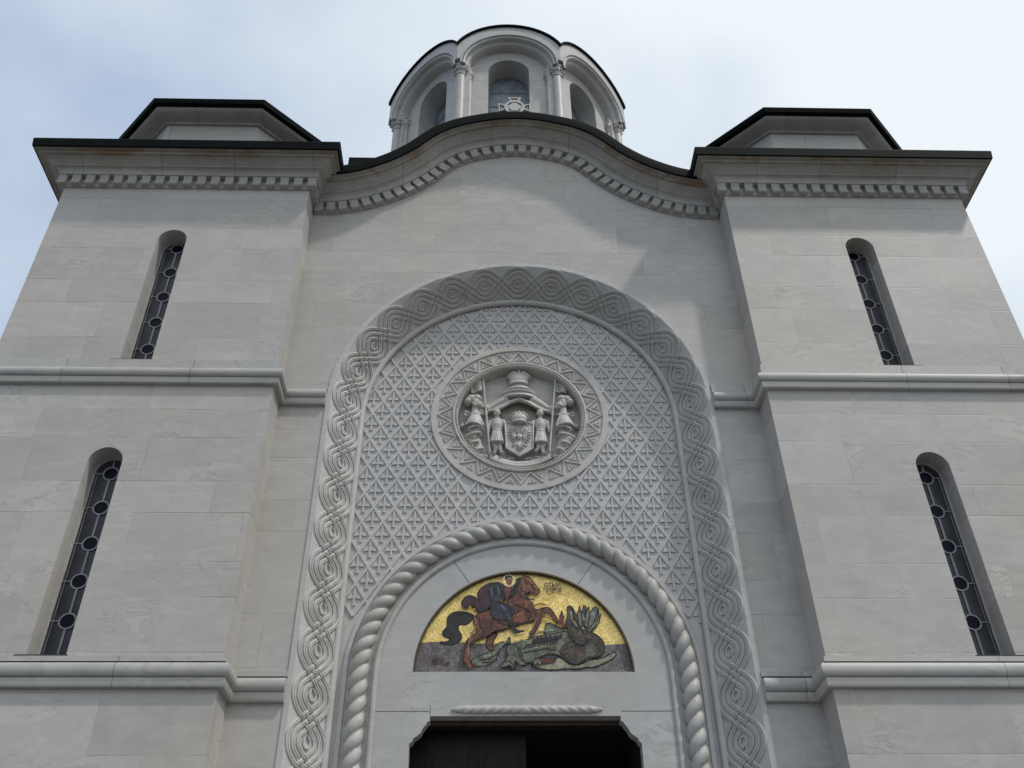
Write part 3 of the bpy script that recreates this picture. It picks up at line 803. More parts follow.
def lead_bm():
    bm = bmesh.new()
    y = -AF
    lo, hi = arc_eave(24, HF + 0.022, 0.004), arc_eave(24, HF + 0.022, 0.045)
    rows = []
    for (x0, z0), (x1, z1) in zip(lo, hi):
        rows.append([bm.verts.new((x0*0.98, y + 0.03, z0)), bm.verts.new((x0, y - 0.05, z0 + 0.002)), bm.verts.new((x1, y - 0.058, z1)), bm.verts.new((x1*0.6, y + 1.0, z1 - 0.1))])
    for i in range(len(rows)-1):
        for j in range(3): bm.faces.new((rows[i][j], rows[i][j+1], rows[i+1][j+1], rows[i+1][j]))
    return bm
lead0 = obj('roof_edge', lead_bm(), M['lead'], drum)
def dwin_bm():
    bm = bmesh.new()
    y = -AF + 0.86
    ring = arch_ring(0.476, 19.665, 17.2, 24)
    slab(bm, ring, [arch_ring(0.44, 19.665, 17.24, 24)], y - 0.02, y + 0.03)
    for z in (19.54, 19.0, 18.45): add_box(bm, -0.44, 0.44, y - 0.012, y + 0.02, z - 0.014, z + 0.014)
    add_box(bm, -0.014, 0.014, y - 0.010, y + 0.02, 17.2, 19.526)
    return bm
def dpane_bm():
    bm = bmesh.new()
    slab(bm, arch_ring(0.45, 19.665, 17.22, 24), [], -AF + 0.865, -AF + 0.89)
    return bm
dw0 = obj('drum_window', dwin_bm(), M['came'], drum)
# main column, standing on the corner, and its slim neighbours
def column_bm(r, zt, block=0.0):
    bm = bmesh.new()
    add_lathe(bm, [(r*1.25, 16.0), (r*1.25, 16.1), (r, 16.2), (r*0.97, zt - 0.36), (r*1.14, zt - 0.35), (r*1.14, zt - 0.325), (r*1.0, zt - 0.31)], 0, 0, 24)
    n = 16
    # leafy capital
    rows = []
    for i, (rr, z) in enumerate([(r*1.0, zt - 0.31), (r*1.10, zt - 0.24), (r*1.42, zt - 0.17), (r*1.25, zt - 0.14), (r*1.35, zt - 0.09), (r*1.52, zt - 0.045), (r*1.5, zt - 0.03)]):
        rows.append([bm.verts.new((rr*(1 + (0.13 if (k+i) % 2 else -0.06)*(1 if 0 < i < 6 else 0))*math.cos(2*PI*k/n), rr*(1 + (0.13 if (k+i) % 2 else -0.06)*(1 if 0 < i < 6 else 0))*math.sin(2*PI*k/n), z)) for k in range(n)])
    for i in range(len(rows)-1):
        for k in range(n):
            l = (k+1) % n
            bm.faces.new((rows[i][k], rows[i][l], rows[i+1][l], rows[i+1][k]))
    for k in range(10):
        a = 2*PI*k/10
        add_ball(bm, (r*1.45*math.cos(a), r*1.45*math.sin(a), zt - 0.20), r*0.28, 6, 4)
    add_box(bm, -r*1.42, r*1.42, -r*1.42, r*1.42, zt - 0.035, zt + 0.02)
    if block: add_box(bm, -r*1.25, r*1.25, -r*1.25, r*1.25, zt + 0.021, zt + block)
    return bm
c0 = obj('column', column_bm(0.108, ZC + 0.07, 0.32), M['drum'], drum); autosmooth(c0, 35)
c1 = obj('column', column_bm(0.072, ZC + 0.065), M['drum'], drum); autosmooth(c1, 35)
RV = math.hypot(HV, AP)
for k in range(8):
    a = k*PI/4
    rot = (0, 0, a)
    if k:
        clone(bay0, drum, (0, 0, 0), rot); clone(lead0, drum, (0, 0, 0), rot)
        w = clone(dw0, drum, (0, 0, 0), rot)
    else: w = dw0
    if k in (0, 1, 2, 6, 7):
        if k == 0: pane0 = obj('pane', dpane_bm(), M['drumglass'], w)
        else: clone(pane0, w, (0, 0, 0), (0, 0, 0))
    # vertex between this bay and the next
    av = a + PI/8
    px, py = (RV - 0.02)*math.sin(av), -(RV - 0.02)*math.cos(av)
    if k == 0: c0.location = (px, py, 0); c0.rotation_euler = (0, 0, av)
    else: clone(c0, drum, (px, py, 0), (0, 0, av))
    for s in (-1, 1):
        lx, ly = s*0.93, -AP + 0.13
        X, Y = lx*math.cos(a) - ly*math.sin(a), lx*math.sin(a) + ly*math.cos(a)
        if k == 0 and s == -1: c1.location = (X, Y, 0); c1.rotation_euler = (0, 0, a)
        else: clone(c1, drum, (X, Y, 0), (0, 0, a))
bm = bmesh.new()
prof = [(2.2*math.cos(PI/2*i/10), 20.5 + 1.3*math.sin(PI/2*i/10)) for i in range(10)] + [(0.02, 21.8)]
add_lathe(bm, prof, 0, 0, 40)
o = obj('dome', bm, M['lead'], drum, smooth=True)

# ------------------------------------------------------------------ cross on the gable
bm = bmesh.new()
def petal(a, r0, r1, w0, w1, y0=-0.04, y1=0.04):
    ca, sa = math.cos(a), math.sin(a)
    pts = [(r0, -w0), (r1*0.6, -w0*1.05), (r1, -w1), (r1, w1), (r1*0.6, w0*1.05), (r0, w0)]
    # open frame with a quatrefoil: flat plate with two piercings left as raised edges
    slab(bm, [(x*ca - z*sa, x*sa + z*ca) for x, z in pts], [[(x*ca - z*sa, x*sa + z*ca) for x, z in [(r1*0.93, -w1*0.72), (r1*0.93, w1*0.72), (r1*0.62, w0*0.55), (r1*0.62, -w0*0.55)]]], y0, y1)
    c = (r1*0.79)
    add_ball(bm, (c*ca, 0, c*sa), (w0*0.5, 0.03, w0*0.5), 8, 6)
    for sgn in (-1, 1):
        add_tube(bm, [(r1*0.62*ca - sgn*w0*0.5*sa, 0, r1*0.62*sa + sgn*w0*0.5*ca), (r1*0.93*ca + sgn*w1*0.6*sa, 0, r1*0.93*sa - sgn*w1*0.6*ca)], 0.011, 6)
for i in range(4): petal(i*PI/2, 0.10, 0.31, 0.065, 0.125)
n = 32
for (ra, rb) in ((0.155, 0.20),):
    slab(bm, [(rb*math.cos(2*PI*k/n), rb*math.sin(2*PI*k/n)) for k in range(n)], [[(ra*math.cos(2*PI*k/n), ra*math.sin(2*PI*k/n)) for k in range(n)]], -0.05, 0.05)
slab(bm, [(0.11*math.cos(2*PI*k/n), 0.11*math.sin(2*PI*k/n)) for k in range(n)], [], -0.048, 0.048)
add_box(bm, -0.06, 0.06, -0.042, 0.042, -0.62, -0.29)
cross = obj('stone_cross', bm, M['cross'])
cross.location = (-0.02, 9.8, 13.57 + EYE)
cross.scale = (0.86, 1, 0.9)
cross['label'] = 'small pierced white stone cross standing on top of the curved gable'
cross['category'] = 'cross'

# ------------------------------------------------------------------ great arch: frame, carved splay, roll
bm = bmesh.new()
arch_sweep(bm, [(RA + 0.075, YW + 0.01), (RA + 0.072, YW - 0.016), (RA + 0.012, YW - 0.016), (RA - 0.002, YW - 0.004), (2.12, YW + 0.392), (2.12, YL + 0.02)], ZA, ZG, 96, 30)
arch = obj('carved_arch', bm, M['carved'], church)
autosmooth(arch, 30)
bm = bmesh.new()
prof = []
for k in range(13):
    a = -PI*0.25 + 2*PI*k/12
    prof.append((2.128 + 0.046*math.cos(a), YL - 0.045 + 0.046*math.sin(a)))
arch_sweep(bm, prof[:-1], ZA, ZG, 96, 30, closed=True)
o = obj('arch_moulding', bm, M['carved'], arch, smooth=True)
# interlace: two bundles of three ribbed strands crossing each other
SL = Vector((-0.672, 0.741)).normalized()         # slant of the splay in (r, y)
NRM = Vector((-0.741, -0.672))
RM, YM = 2.305, 10.185                            # middle of the splay
Lleg = ZA - ZG
Larc = PI*RM
PER = 0.498
def splay(sv, t, h):
    """s along the band (0 at the crown), t across (towards the inside), h above the surface"""
    r = RM + SL.x*t + NRM.x*h
    y = YM + SL.y*t + NRM.y*h
    if abs(sv) <= Larc/2:
        a = PI/2 - sv/RM
        return (r*math.cos(a), y, ZA + r*math.sin(a))
    if sv > 0: return (r, y, ZA - (sv - Larc/2))
    return (-r, y, ZA + (sv + Larc/2))
RHO, GAP, HW = 0.172, 0.070, 0.0245
C45 = math.sqrt(0.5)
LST = PER - 2*RHO*C45                    # run of the straight diagonal along the band
AMP = LST/2 + RHO*(1 - C45)
def centre_line():
    out = []                             # (s, t, normal_s, normal_t) over one full period, crest to crest
    na, nl = 11, 13
    for i in range(na): 
        p = PI/4*i/na; out.append((RHO*math.sin(p), AMP - RHO + RHO*math.cos(p), math.sin(p), math.cos(p)))
    for i in range(nl):
        q = LST*i/nl; out.append((RHO*C45 + q, AMP - RHO + RHO*C45 - q, C45, C45))
    for i in range(2*na):
        p = -PI/4 + PI/2*i/(2*na); out.append((PER + RHO*math.sin(p), -(AMP - RHO) - RHO*math.cos(p), -math.sin(p), math.cos(p)))
    for i in range(nl):
        q = LST*i/nl; out.append((PER + RHO*C45 + q, -(AMP - RHO + RHO*C45) + q, -C45, C45))
    for i in range(na+1):
        p = -PI/4 + PI/4*i/na; out.append((2*PER + RHO*math.sin(p), AMP - RHO + RHO*math.cos(p), math.sin(p), math.cos(p)))
    return out
CLN = centre_line()
NS = len(CLN) - 1
def strand_local(sign, k):
    """one period of a strand as (s, t) points"""
    return [(s + ns_*GAP*k, sign*(t + nt_*GAP*k)) for s, t, ns_, nt_ in CLN]
loc = {(sg, k): strand_local(sg, k) for sg in (1, -1) for k in (-1, 0, 1)}
def crossings(sg, k):
    res = []
    P1 = loc[(sg, k)]
    for k2 in (-1, 0, 1):
        P2 = loc[(-sg, k2)]
        for i in range(NS):
            a, b = P1[i], P1[i+1]
            for j in range(NS):
                c, d = P2[j], P2[j+1]
                den = (b[0]-a[0])*(d[1]-c[1]) - (b[1]-a[1])*(d[0]-c[0])
                if abs(den) < 1e-12: continue
                t = ((c[0]-a[0])*(d[1]-c[1]) - (c[1]-a[1])*(d[0]-c[0]))/den
                u = ((c[0]-a[0])*(b[1]-a[1]) - (c[1]-a[1])*(b[0]-a[0]))/den
                if 0 <= t < 1 and 0 <= u < 1:
                    half_ = 0 if (a[0]+b[0])/2 < PER else 1
                    over = ((k + k2 + half_) % 2 == 0)
                    if sg < 0: over = not over
                    res.append((i + t, over))
    return res
bm = bmesh.new()
CS = [(-1.0, -0.004), (-0.86, 0.8), (-0.30, 1.0), (0.0, 0.55), (0.30, 1.0), (0.86, 0.8), (1.0, -0.004)]
span = Lleg + Larc/2 - 0.15
cells = int(2.0*span/(2*PER)) // 2 + 1
for (sg, k), P1 in loc.items():
    cr = crossings(sg, k)
    line = []
    for c in range(-cells, cells+1):
        for i in range(NS if c < cells else NS+1):
            s, t = P1[i]
            h = 0.0
            for ci, over in cr:
                d = abs(i - ci)
                d = min(d, NS - d)
                if d < 1.9: h += (1 if over else -1)*(1 - d/1.9)
            s += c*2*PER
            line.append((s, t, 0.024 + 0.015*max(-1, min(1, h))))
    rows = []
    for i in range(len(line)):
        if i and (Vector(line[i][:2]) - Vector(line[i-1][:2])).length < 1e-6:
            rows.append(rows[-1]); continue
        if abs(line[i][0]) > span or splay(line[i][0], 0, 0)[2] < 0.8: 
            rows.append(None); continue
        p0, p1 = line[max(i-1, 0)], line[min(i+1, len(line)-1)]
        ds, dt = p1[0]-p0[0], p1[1]-p0[1]
        l = math.hypot(ds, dt) or 1
        nx, ny = -dt/l, ds/l
        s, t, h = line[i]
        rows.append([bm.verts.new(splay(s + nx*HW*w, t + ny*HW*w, max(h*hh, 0.0) if hh > 0 else -0.004)) for w, hh in CS])
    for i in range(len(rows)-1):
        if rows[i] and rows[i+1] and rows[i] is not rows[i+1]:
            for j in range(len(CS)-1):
                bm.faces.new((rows[i][j], rows[i][j+1], rows[i+1][j+1], rows[i+1][j]))
for c in range(-2*cells, 2*cells+1):
    s0 = c*PER
    if abs(s0) > span or splay(s0, 0, 0)[2] < 0.9: continue
    ri = AMP - GAP - HW
    for rr_, hh_ in ((ri*0.62, 0.026),):
        n_ = 14
        ringv = [[bm.verts.new(splay(s0 + (rr_*1.15 + w_*0.014)*math.cos(2*PI*q/n_), (rr_*0.85 + w_*0.014)*math.sin(2*PI*q/n_), hv)) for w_, hv in ((-1, -0.003), (-0.5, hh_), (0.5, hh_), (1, -0.003))] for q in range(n_)]
        for q in range(n_ - 2):
            for w_ in range(3): bm.faces.new((ringv[q][w_], ringv[q][w_+1], ringv[q+1][w_+1], ringv[q+1][w_]))
o = obj('interlace_carving', bm, M['carved'], arch)
autosmooth(o, 50)

# ------------------------------------------------------------------ carved field: lattice of diamonds with little crosses
RF = 2.135
bm = bmesh.new()
slab(bm, arch_ring(RF + 0.06, ZA, ZG), [arch_ring(1.70, 4.0, ZG + 0.5, 48), [(0.88*math.cos(2*PI*k/64), 7.615 + 0.88*math.sin(2*PI*k/64)) for k in range(64)]], YL, YL + 0.02)
field = obj('carved_panel', bm, M['panel'], church)
MZ = 7.615
def infield(x, z):
    r = math.hypot(x, z-ZA) if z > ZA else abs(x)
    if r > 2.11: return False
    if math.hypot(x, z-MZ) < 1.185: return False
    r = math.hypot(x, z-4.0) if z > 4.0 else abs(x)
    if r < 2.0 or z < 2.5: return False
    return True
CW, CH = 0.262, 0.418
bm = bmesh.new()
def bar(p, q, w, h, y0=YL):
    d = Vector((q[0]-p[0], q[1]-p[1])); n_ = Vector((-d.y, d.x)).normalized()*w
    a = [(p[0]+n_.x, p[1]+n_.y), (p[0]-n_.x, p[1]-n_.y), (q[0]-n_.x, q[1]-n_.y), (q[0]+n_.x, q[1]+n_.y)]
    n_ = n_*0.62
    b = [(p[0]+n_.x, p[1]+n_.y), (p[0]-n_.x, p[1]-n_.y), (q[0]-n_.x, q[1]-n_.y), (q[0]+n_.x, q[1]+n_.y)]
    va = [bm.verts.new((x, y0 + 0.003, z)) for x, z in a]; vb = [bm.verts.new((x, y0 - h, z)) for x, z in b]
    bm.faces.new(vb)
    for i in range(4):
        j = (i+1) % 4
        bm.faces.new((va[i], va[j], vb[j], vb[i]))
def clipped(p, q, w, h, steps=9):
    run = None
    for i in range(steps):
        a = (p[0]+(q[0]-p[0])*i/steps, p[1]+(q[1]-p[1])*i/steps)
        b = (p[0]+(q[0]-p[0])*(i+1)/steps, p[1]+(q[1]-p[1])*(i+1)/steps)
        ok = infield(*a) and infield(*b)
        if ok:
            run = (run[0], b) if run else (a, b)
        if run and (not ok or i == steps-1):
            bar(run[0], run[1], w, h); run = None
Z0 = 7.639
for j in range(-14, 20):
    for i in range(-9, 10):
        x = (i + 0.5*(j % 2))*CW - 0.022
        z = Z0 + j*CH/2
        T, L_, Rr, Bt = (x, z+CH/2), (x-CW/2, z), (x+CW/2, z), (x, z-CH/2)
        clipped(L_, T, 0.0235, 0.017)
        clipped(T, Rr, 0.0235, 0.0176)
        # cross inside the diamond
        zc = z + 0.028
        if sum(infield(*p) for p in ((x-0.085, zc), (x+0.085, zc), (x, z+0.13), (x, z-0.08), (x, z))) >= 4:
            for s in (-1, 1):
                a0, a1 = (x + s*0.014, zc), (x + s*0.080, zc)
                w0, w1 = 0.013, 0.024
                q = [(a0[0], zc - w0), (a1[0], zc - w1), (a1[0] - s*0.012, zc + w1), (a0[0], zc + w0)]
                va = [bm.verts.new((px, YL + 0.003, pz)) for px, pz in q]
                vb = [bm.verts.new((px + (x-px)*0.02, YL - 0.017, pz)) for px, pz in q]
                bm.faces.new(vb)
                for m_ in range(4): bm.faces.new((va[m_], va[(m_+1) % 4], vb[(m_+1) % 4], vb[m_]))
            bar((x, z + 0.150), (x, z - 0.062), 0.017, 0.0176)
            bar((x - 0.022, z - 0.070), (x + 0.022, z - 0.070), 0.012, 0.0162)
obj('lattice_carving', bm, M['panel'], field)

# ------------------------------------------------------------------ medallion with the coat of arms
def ring_sweep(bm, prof, cz, n=96):
    rows = [[bm.verts.new((r*math.cos(2*PI*i/n), y, cz + r*math.sin(2*PI*i/n))) for r, y in prof] for i in range(n)]
    for i in range(n):
        for j in range(len(prof)-1):
            a, b = rows[i], rows[(i+1) % n]
            bm.faces.new((a[j], a[j+1], b[j+1], b[j]))
bm = bmesh.new()
Y0 = YL - 0.034
prof = [(1.205, YL + 0.004), (1.203, Y0 + 0.004), (1.196, Y0), (1.128, Y0), (1.118, Y0 + 0.024), (0.915, Y0 + 0.024), (0.908, Y0 - 0.006), (0.892, Y0 - 0.012), (0.880, Y0 - 0.004), (0.872, Y0 + 0.006), (0.848, Y0 + 0.006), (0.838, Y0 + 0.02), (0.83, YL + 0.15), (0.0001, YL + 0.15)]
ring_sweep(bm, prof, MZ)
bmesh.ops.remove_doubles(bm, verts=bm.verts[:], dist=1e-4)
med = obj('medallion', bm, M['relief'], church)
autosmooth(med, 25)
bm = bmesh.new()
for k in range(132):
    a = 2*PI*k/132
    add_ball(bm, (0.860*math.cos(a), Y0 + 0.002, MZ + 0.860*math.sin(a)), 0.0155, 6, 5)
obj('beaded_rim', bm, M['relief'], med, smooth=True)
bm = bmesh.new()
NZ = 24
def pol(r, a): return (r*math.sin(a), MZ + r*math.cos(a))
yb = Y0 + 0.024
for k in range(NZ):
    a0, a1, a2 = 2*PI*(k-0.5)/NZ, 2*PI*k/NZ, 2*PI*(k+0.5)/NZ
    bar(pol(0.928, a0), pol(1.103, a1), 0.011, 0.020, yb); bar(pol(1.103, a1), pol(0.928, a2), 0.011, 0.0205, yb)
    def tri(ps, h):
        cx_ = sum(p[0] for p in ps)/3; cz_ = sum(p[1] for p in ps)/3
        o3 = [bm.verts.new((p[0], yb + 0.002, p[1])) for p in ps]
        i3 = [bm.verts.new((cx_ + (p[0]-cx_)*0.72, yb - h, cz_ + (p[1]-cz_)*0.72)) for p in ps]
        c3 = [bm.verts.new((cx_ + (p[0]-cx_)*0.42, yb - h, cz_ + (p[1]-cz_)*0.42)) for p in ps]
        d3 = bm.verts.new((cx_, yb - h*0.1, cz_))
        for i in range(3):
            j = (i+1) % 3
            bm.faces.new((o3[i], o3[j], i3[j], i3[i])); bm.faces.new((i3[i], i3[j], c3[j], c3[i])); bm.faces.new((c3[i], c3[j], d3))
    dl = 0.5*PI/NZ*1.02
    tri([pol(0.945, a1 - dl*0.95), pol(0.945, a1 + dl*0.95), pol(1.045, a1)], 0.018)
    tri([pol(1.095, a0 - dl*0.85), pol(1.095, a0 + dl*0.85), pol(0.99, a0)], 0.018)
obj('zigzag_carving', bm, M['relief'], med)

YR = YL + 0.15       # floor of the recess
def relief(name, build, vox=0.009, sm=2, mat='relief', label=None):
    bm = bmesh.new()
    build(bm)
    o = obj(name, bm, M[mat], med)
    remesh(o, vox, sm)
    o.location = (0, 0, -0.022)
    return o
def P3(k, y): return (ARMS[k][0], y, ARMS[k][1])
def crown(cx, cz, w, h, y):
    def f(bm):
        add_ball(bm, (cx, y, cz - 0.05*h), (w*0.46, 0.07, h*0.50), 20, 12)
        for i in range(9):
            a = PI*i/8
            add_ball(bm, (cx - w*0.5*math.cos(a), y - 0.055*math.sin(a), cz + h*0.10 + h*0.16*math.sin(a)), w*0.068, 10, 8)
        for i in range(7):
            a = PI*(i+0.5)/7
            add_ball(bm, (cx - w*0.40*math.cos(a), y - 0.05*math.sin(a), cz + h*0.36*math.sin(a)), w*0.06, 10, 8)
        for dx in (-0.26, 0, 0.26): add_ball(bm, (cx + dx*w, y - 0.045, cz + h*0.36 - abs(dx)*h*0.35), w*0.075, 10, 8)
        add_tube(bm, [(cx, y-0.02, cz + h*0.4), (cx, y-0.02, cz + h*0.56)], w*0.045, 8)
        add_tube(bm, [(cx - w*0.07, y-0.02, cz + h*0.50), (cx + w*0.07, y-0.02, cz + h*0.50)], w*0.035, 8)
        pts = [(cx - w*0.40*math.cos(PI*i/10), y - 0.06*math.sin(PI*i/10), cz - h*0.42) for i in range(11)]
        add_tube(bm, pts, h*0.10, 8)
    return f
relief('crown', crown(0.0, 8.345, 0.31, 0.25, YR - 0.07), 0.0075)
relief('crown', crown(-0.005, 7.625, 0.235, 0.19, YR - 0.12), 0.0065)
# canopy of the mantle: domed hat, netted band, flaring hem
def canopy(bm):
    prof = [(0.02, 8.275), (0.10, 8.265), (0.155, 8.22), (0.18, 8.17), (0.215, 8.11), (0.255, 8.045), (0.29, 7.985)]
    n = 24
    rows = []
    for r, z in prof:
        rows.append([bm.verts.new((-r*math.cos(PI*i/n), YR + 0.01 - (0.05 + r*0.5)*math.sin(PI*i/n), z)) for i in range(n+1)])
    for i in range(len(rows)-1):
        for j in range(n): bm.faces.new((rows[i][j], rows[i+1][j], rows[i+1][j+1], rows[i][j+1]))
    bm.faces.new(rows[0]); 
    bk = [bm.verts.new((x, YR + 0.02, z)) for x, z in [(-r, z) for r, z in prof] + [(r, z) for r, z in reversed(prof)]]
    bm.faces.new(bk)
    bm.faces.new(rows[-1])
    for z, r in ((8.125, 0.207), (8.055, 0.25)):
        add_tube(bm, [(-r*math.cos(PI*i/20), YR + 0.0 - (0.06 + r*0.5)*math.sin(PI*i/20), z) for i in range(21)], 0.011, 6)
    for i in range(23):
        a = PI*(i+0.5)/23
        add_ball(bm, (-0.233*math.cos(a), YR - (0.062 + 0.233*0.5)*math.sin(a), 8.09), (0.009, 0.012, 0.026), 6, 5)
    # hem: two swags falling from the middle to both sides
    for s in (-1, 1):
        top = [(0.0, 7.955), (s*0.13, 7.93), (s*0.25, 7.87), (s*0.35, 7.815), (s*0.44, 7.785)]
        low = [(0.01*s, 7.94), (s*0.12, 7.895), (s*0.23, 7.82), (s*0.33, 7.775), (s*0.44, 7.76)]
        for i in range(4):
            for (a, b, yy, rad) in ((top[i], top[i+1], 0.10, 0.022), (low[i], low[i+1], 0.13, 0.020)):
                y_0 = YR - yy + 0.012*i; y_1 = YR - yy + 0.012*(i+1)
                add_tube(bm, [(a[0], y_0, a[1]), (b[0], y_1, b[1])], rad, 8)
            mid0 = ((top[i][0]+low[i][0])/2, (top[i][1]+low[i][1])/2); mid1 = ((top[i+1][0]+low[i+1][0])/2, (top[i+1][1]+low[i+1][1])/2)
            add_tube(bm, [(mid0[0], YR-0.105+0.015*i, mid0[1]), (mid1[0], YR-0.105+0.015*(i+1), mid1[1])], 0.032, 8)
        add_tube(bm, [(s*0.16, YR - 0.07, 7.985), (s*0.27, YR - 0.06, 7.92), (s*0.37, YR - 0.05, 7.85), (s*0.45, YR - 0.05, 7.80)], [0.06, 0.06, 0.05, 0.035], 10)
        add_ball(bm, (s*0.45, YR - 0.08, 7.81), (0.05, 0.05, 0.055), 10, 8)
        add_ball(bm, (s*0.46, YR - 0.07, 7.74), (0.035, 0.04, 0.045), 10, 8)
relief('mantle_canopy', canopy, 0.006, 1)
# brown stained lining; the hollow's shade under the canopy is put into its colour
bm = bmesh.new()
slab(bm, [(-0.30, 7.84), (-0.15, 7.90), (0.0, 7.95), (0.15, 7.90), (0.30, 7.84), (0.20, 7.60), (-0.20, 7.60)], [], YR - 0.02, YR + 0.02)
obj('shaded_canopy_lining', bm, M['stained'], med)
# shield with a double-headed eagle
bm = bmesh.new()
sh = [(-0.195, 7.535), (-0.10, 7.520), (0.0, 7.535), (0.10, 7.520), (0.185, 7.535), (0.178, 7.30), (0.178, 7.125), (0.10, 7.07), (-0.008, 6.995), (-0.11, 7.07), (-0.188, 7.125), (-0.188, 7.30)]
slab(bm, sh, [], YR - 0.105, YR + 0.01)
shield = obj('shield', bm, M['relief'], med)
bm = bmesh.new()
pts = [(p[0], YR - 0.108, p[1]) for p in sh]
add_tube(bm, pts + [pts[0]], 0.013, 6)
e = YR - 0.112
cx_ = -0.006
add_ball(bm, (cx_, e, 7.28), (0.035, 0.02, 0.075))
for s in (-1, 1):
    add_tube(bm, [(cx_ + s*0.012, e, 7.33), (cx_ + s*0.035, e, 7.40), (cx_ + s*0.055, e, 7.425)], [0.016, 0.014, 0.013], 8)
    add_ball(bm, (cx_ + s*0.058, e, 7.432), (0.022, 0.015, 0.018))
    add_tube(bm, [(cx_ + s*0.07, e, 7.432), (cx_ + s*0.098, e, 7.418)], [0.010, 0.004], 6)
    for q, (dx, dz) in enumerate([(0.125, 0.155), (0.148, 0.10), (0.152, 0.045), (0.143, -0.01), (0.122, -0.055), (0.09, -0.085)]):
        add_tube(bm, [(cx_ + s*0.035, e, 7.305), (cx_ + s*dx*0.62, e - 0.004, 7.33 + dz*0.35), (cx_ + s*dx, e, 7.28 + dz)], [0.014, 0.013, 0.009], 6)
    add_tube(bm, [(cx_ + s*0.02, e, 7.215), (cx_ + s*0.07, e, 7.16), (cx_ + s*0.10, e, 7.165)], [0.014, 0.010, 0.007], 6)
    add_tube(bm, [(cx_ + s*0.07, e, 7.16), (cx_ + s*0.085, e, 7.135)], 0.007, 6)
    add_tube(bm, [(cx_ + s*0.01, e, 7.21), (cx_ + s*0.04, e, 7.10)], [0.014, 0.011], 6)
add_tube(bm, [(cx_, e, 7.22), (cx_, e, 7.075)], [0.015, 0.014], 6)
slab(bm, [(cx_ - 0.032, 7.325), (cx_ + 0.032, 7.325), (cx_ + 0.030, 7.26), (cx_, 7.235), (cx_ - 0.030, 7.26)], [], e - 0.026, e)
add_tube(bm, [(cx_ - 0.03, e - 0.027, 7.285), (cx_ + 0.03, e - 0.027, 7.285)], 0.005, 6)
add_tube(bm, [(cx_, e - 0.027, 7.32), (cx_, e - 0.027, 7.245)], 0.005, 6)
obj('eagle', bm, M['relief'], shield, smooth=True)
# two supporters
def supporter(s, hx, foot):
    def f(bm):
        y = YR - 0.075
        add_ball(bm, (hx, y - 0.035, 7.715), (0.043, 0.046, 0.054), 18, 12)
        add_ball(bm, (hx, y - 0.078, 7.708), (0.007, 0.012, 0.013), 8, 6)          # nose
        add_ball(bm, (hx, y - 0.066, 7.682), (0.016, 0.012, 0.006), 8, 6)          # mouth
        for q in (-1, 1):
            add_ball(bm, (hx + q*0.043, y - 0.03, 7.712), (0.008, 0.012, 0.014), 8, 6)
            add_ball(bm, (hx + q*0.017, y - 0.070, 7.725), (0.008, 0.009, 0.005), 8, 6)
        add_ball(bm, (hx, y - 0.028, 7.745), (0.047, 0.05, 0.036), 14, 8)          # hair
        add_tube(bm, [(hx, y - 0.01, 7.68), (hx, y, 7.63)], [0.028, 0.034], 10)
        add_ball(bm, (hx, y, 7.595), (0.098, 0.055, 0.045), 16, 10)
        add_tube(bm, [(hx, y, 7.60), (hx, y, 7.52), (hx, y, 7.44), (hx, y, 7.41)], [0.075, 0.080, 0.064, 0.062], 14)
        # belted tunic with folds
        add_tube(bm, [(hx, y, 7.42), (hx, y, 7.33), (hx, y, 7.22)], [0.064, 0.085, 0.098], 16)
        add_tube(bm, [(hx + 0.068*math.cos(a), y - 0.064*math.sin(a), 7.415) for a in [PI*i/10 for i in range(11)]], 0.011, 6)
        for q in range(6):
            x = hx - 0.075 + 0.03*q
            add_tube(bm, [(hx + (x-hx)*0.6, y - 0.058, 7.40), (x, y - 0.096 + abs(x-hx)*0.35, 7.225)], [0.008, 0.013], 6)
        # legs
        for q, (fx, fz) in zip((-1, 1), foot):
            add_tube(bm, [(hx + q*0.040, y, 7.23), (hx + (fx-hx)*0.55, y - 0.01, (7.23+fz)/2 + 0.02), (fx, y, fz + 0.02)], [0.036, 0.032, 0.020], 10)
            add_ball(bm, (fx + (0.012 if fx > hx else -0.012), y - 0.03, fz), (0.028, 0.045, 0.018), 10, 8)
        # arms: one to the shield, one down at the side
        add_tube(bm, [(hx - s*0.085, y, 7.60), (hx - s*0.115, y - 0.02, 7.535), (hx - s*0.145, y - 0.03, 7.555)], [0.032, 0.027, 0.020], 10)
        add_ball(bm, (hx - s*0.155, y - 0.035, 7.557), (0.02, 0.022, 0.016), 8, 6)
        add_tube(bm, [(hx + s*0.085, y, 7.60), (hx + s*0.11, y - 0.005, 7.52), (hx + s*0.115, y - 0.02, 7.45)], [0.032, 0.026, 0.019], 10)
        add_ball(bm, (hx + s*0.115, y - 0.024, 7.425), (0.018, 0.02, 0.024), 8, 6)
    return f
relief('carved_figure', supporter(-1, -0.307, [(-0.335, 7.055), (-0.245, 7.06)]), 0.005, 0)
relief('carved_figure', supporter(1, 0.281, [(0.222, 7.10), (0.308, 7.06)]), 0.005, 0)
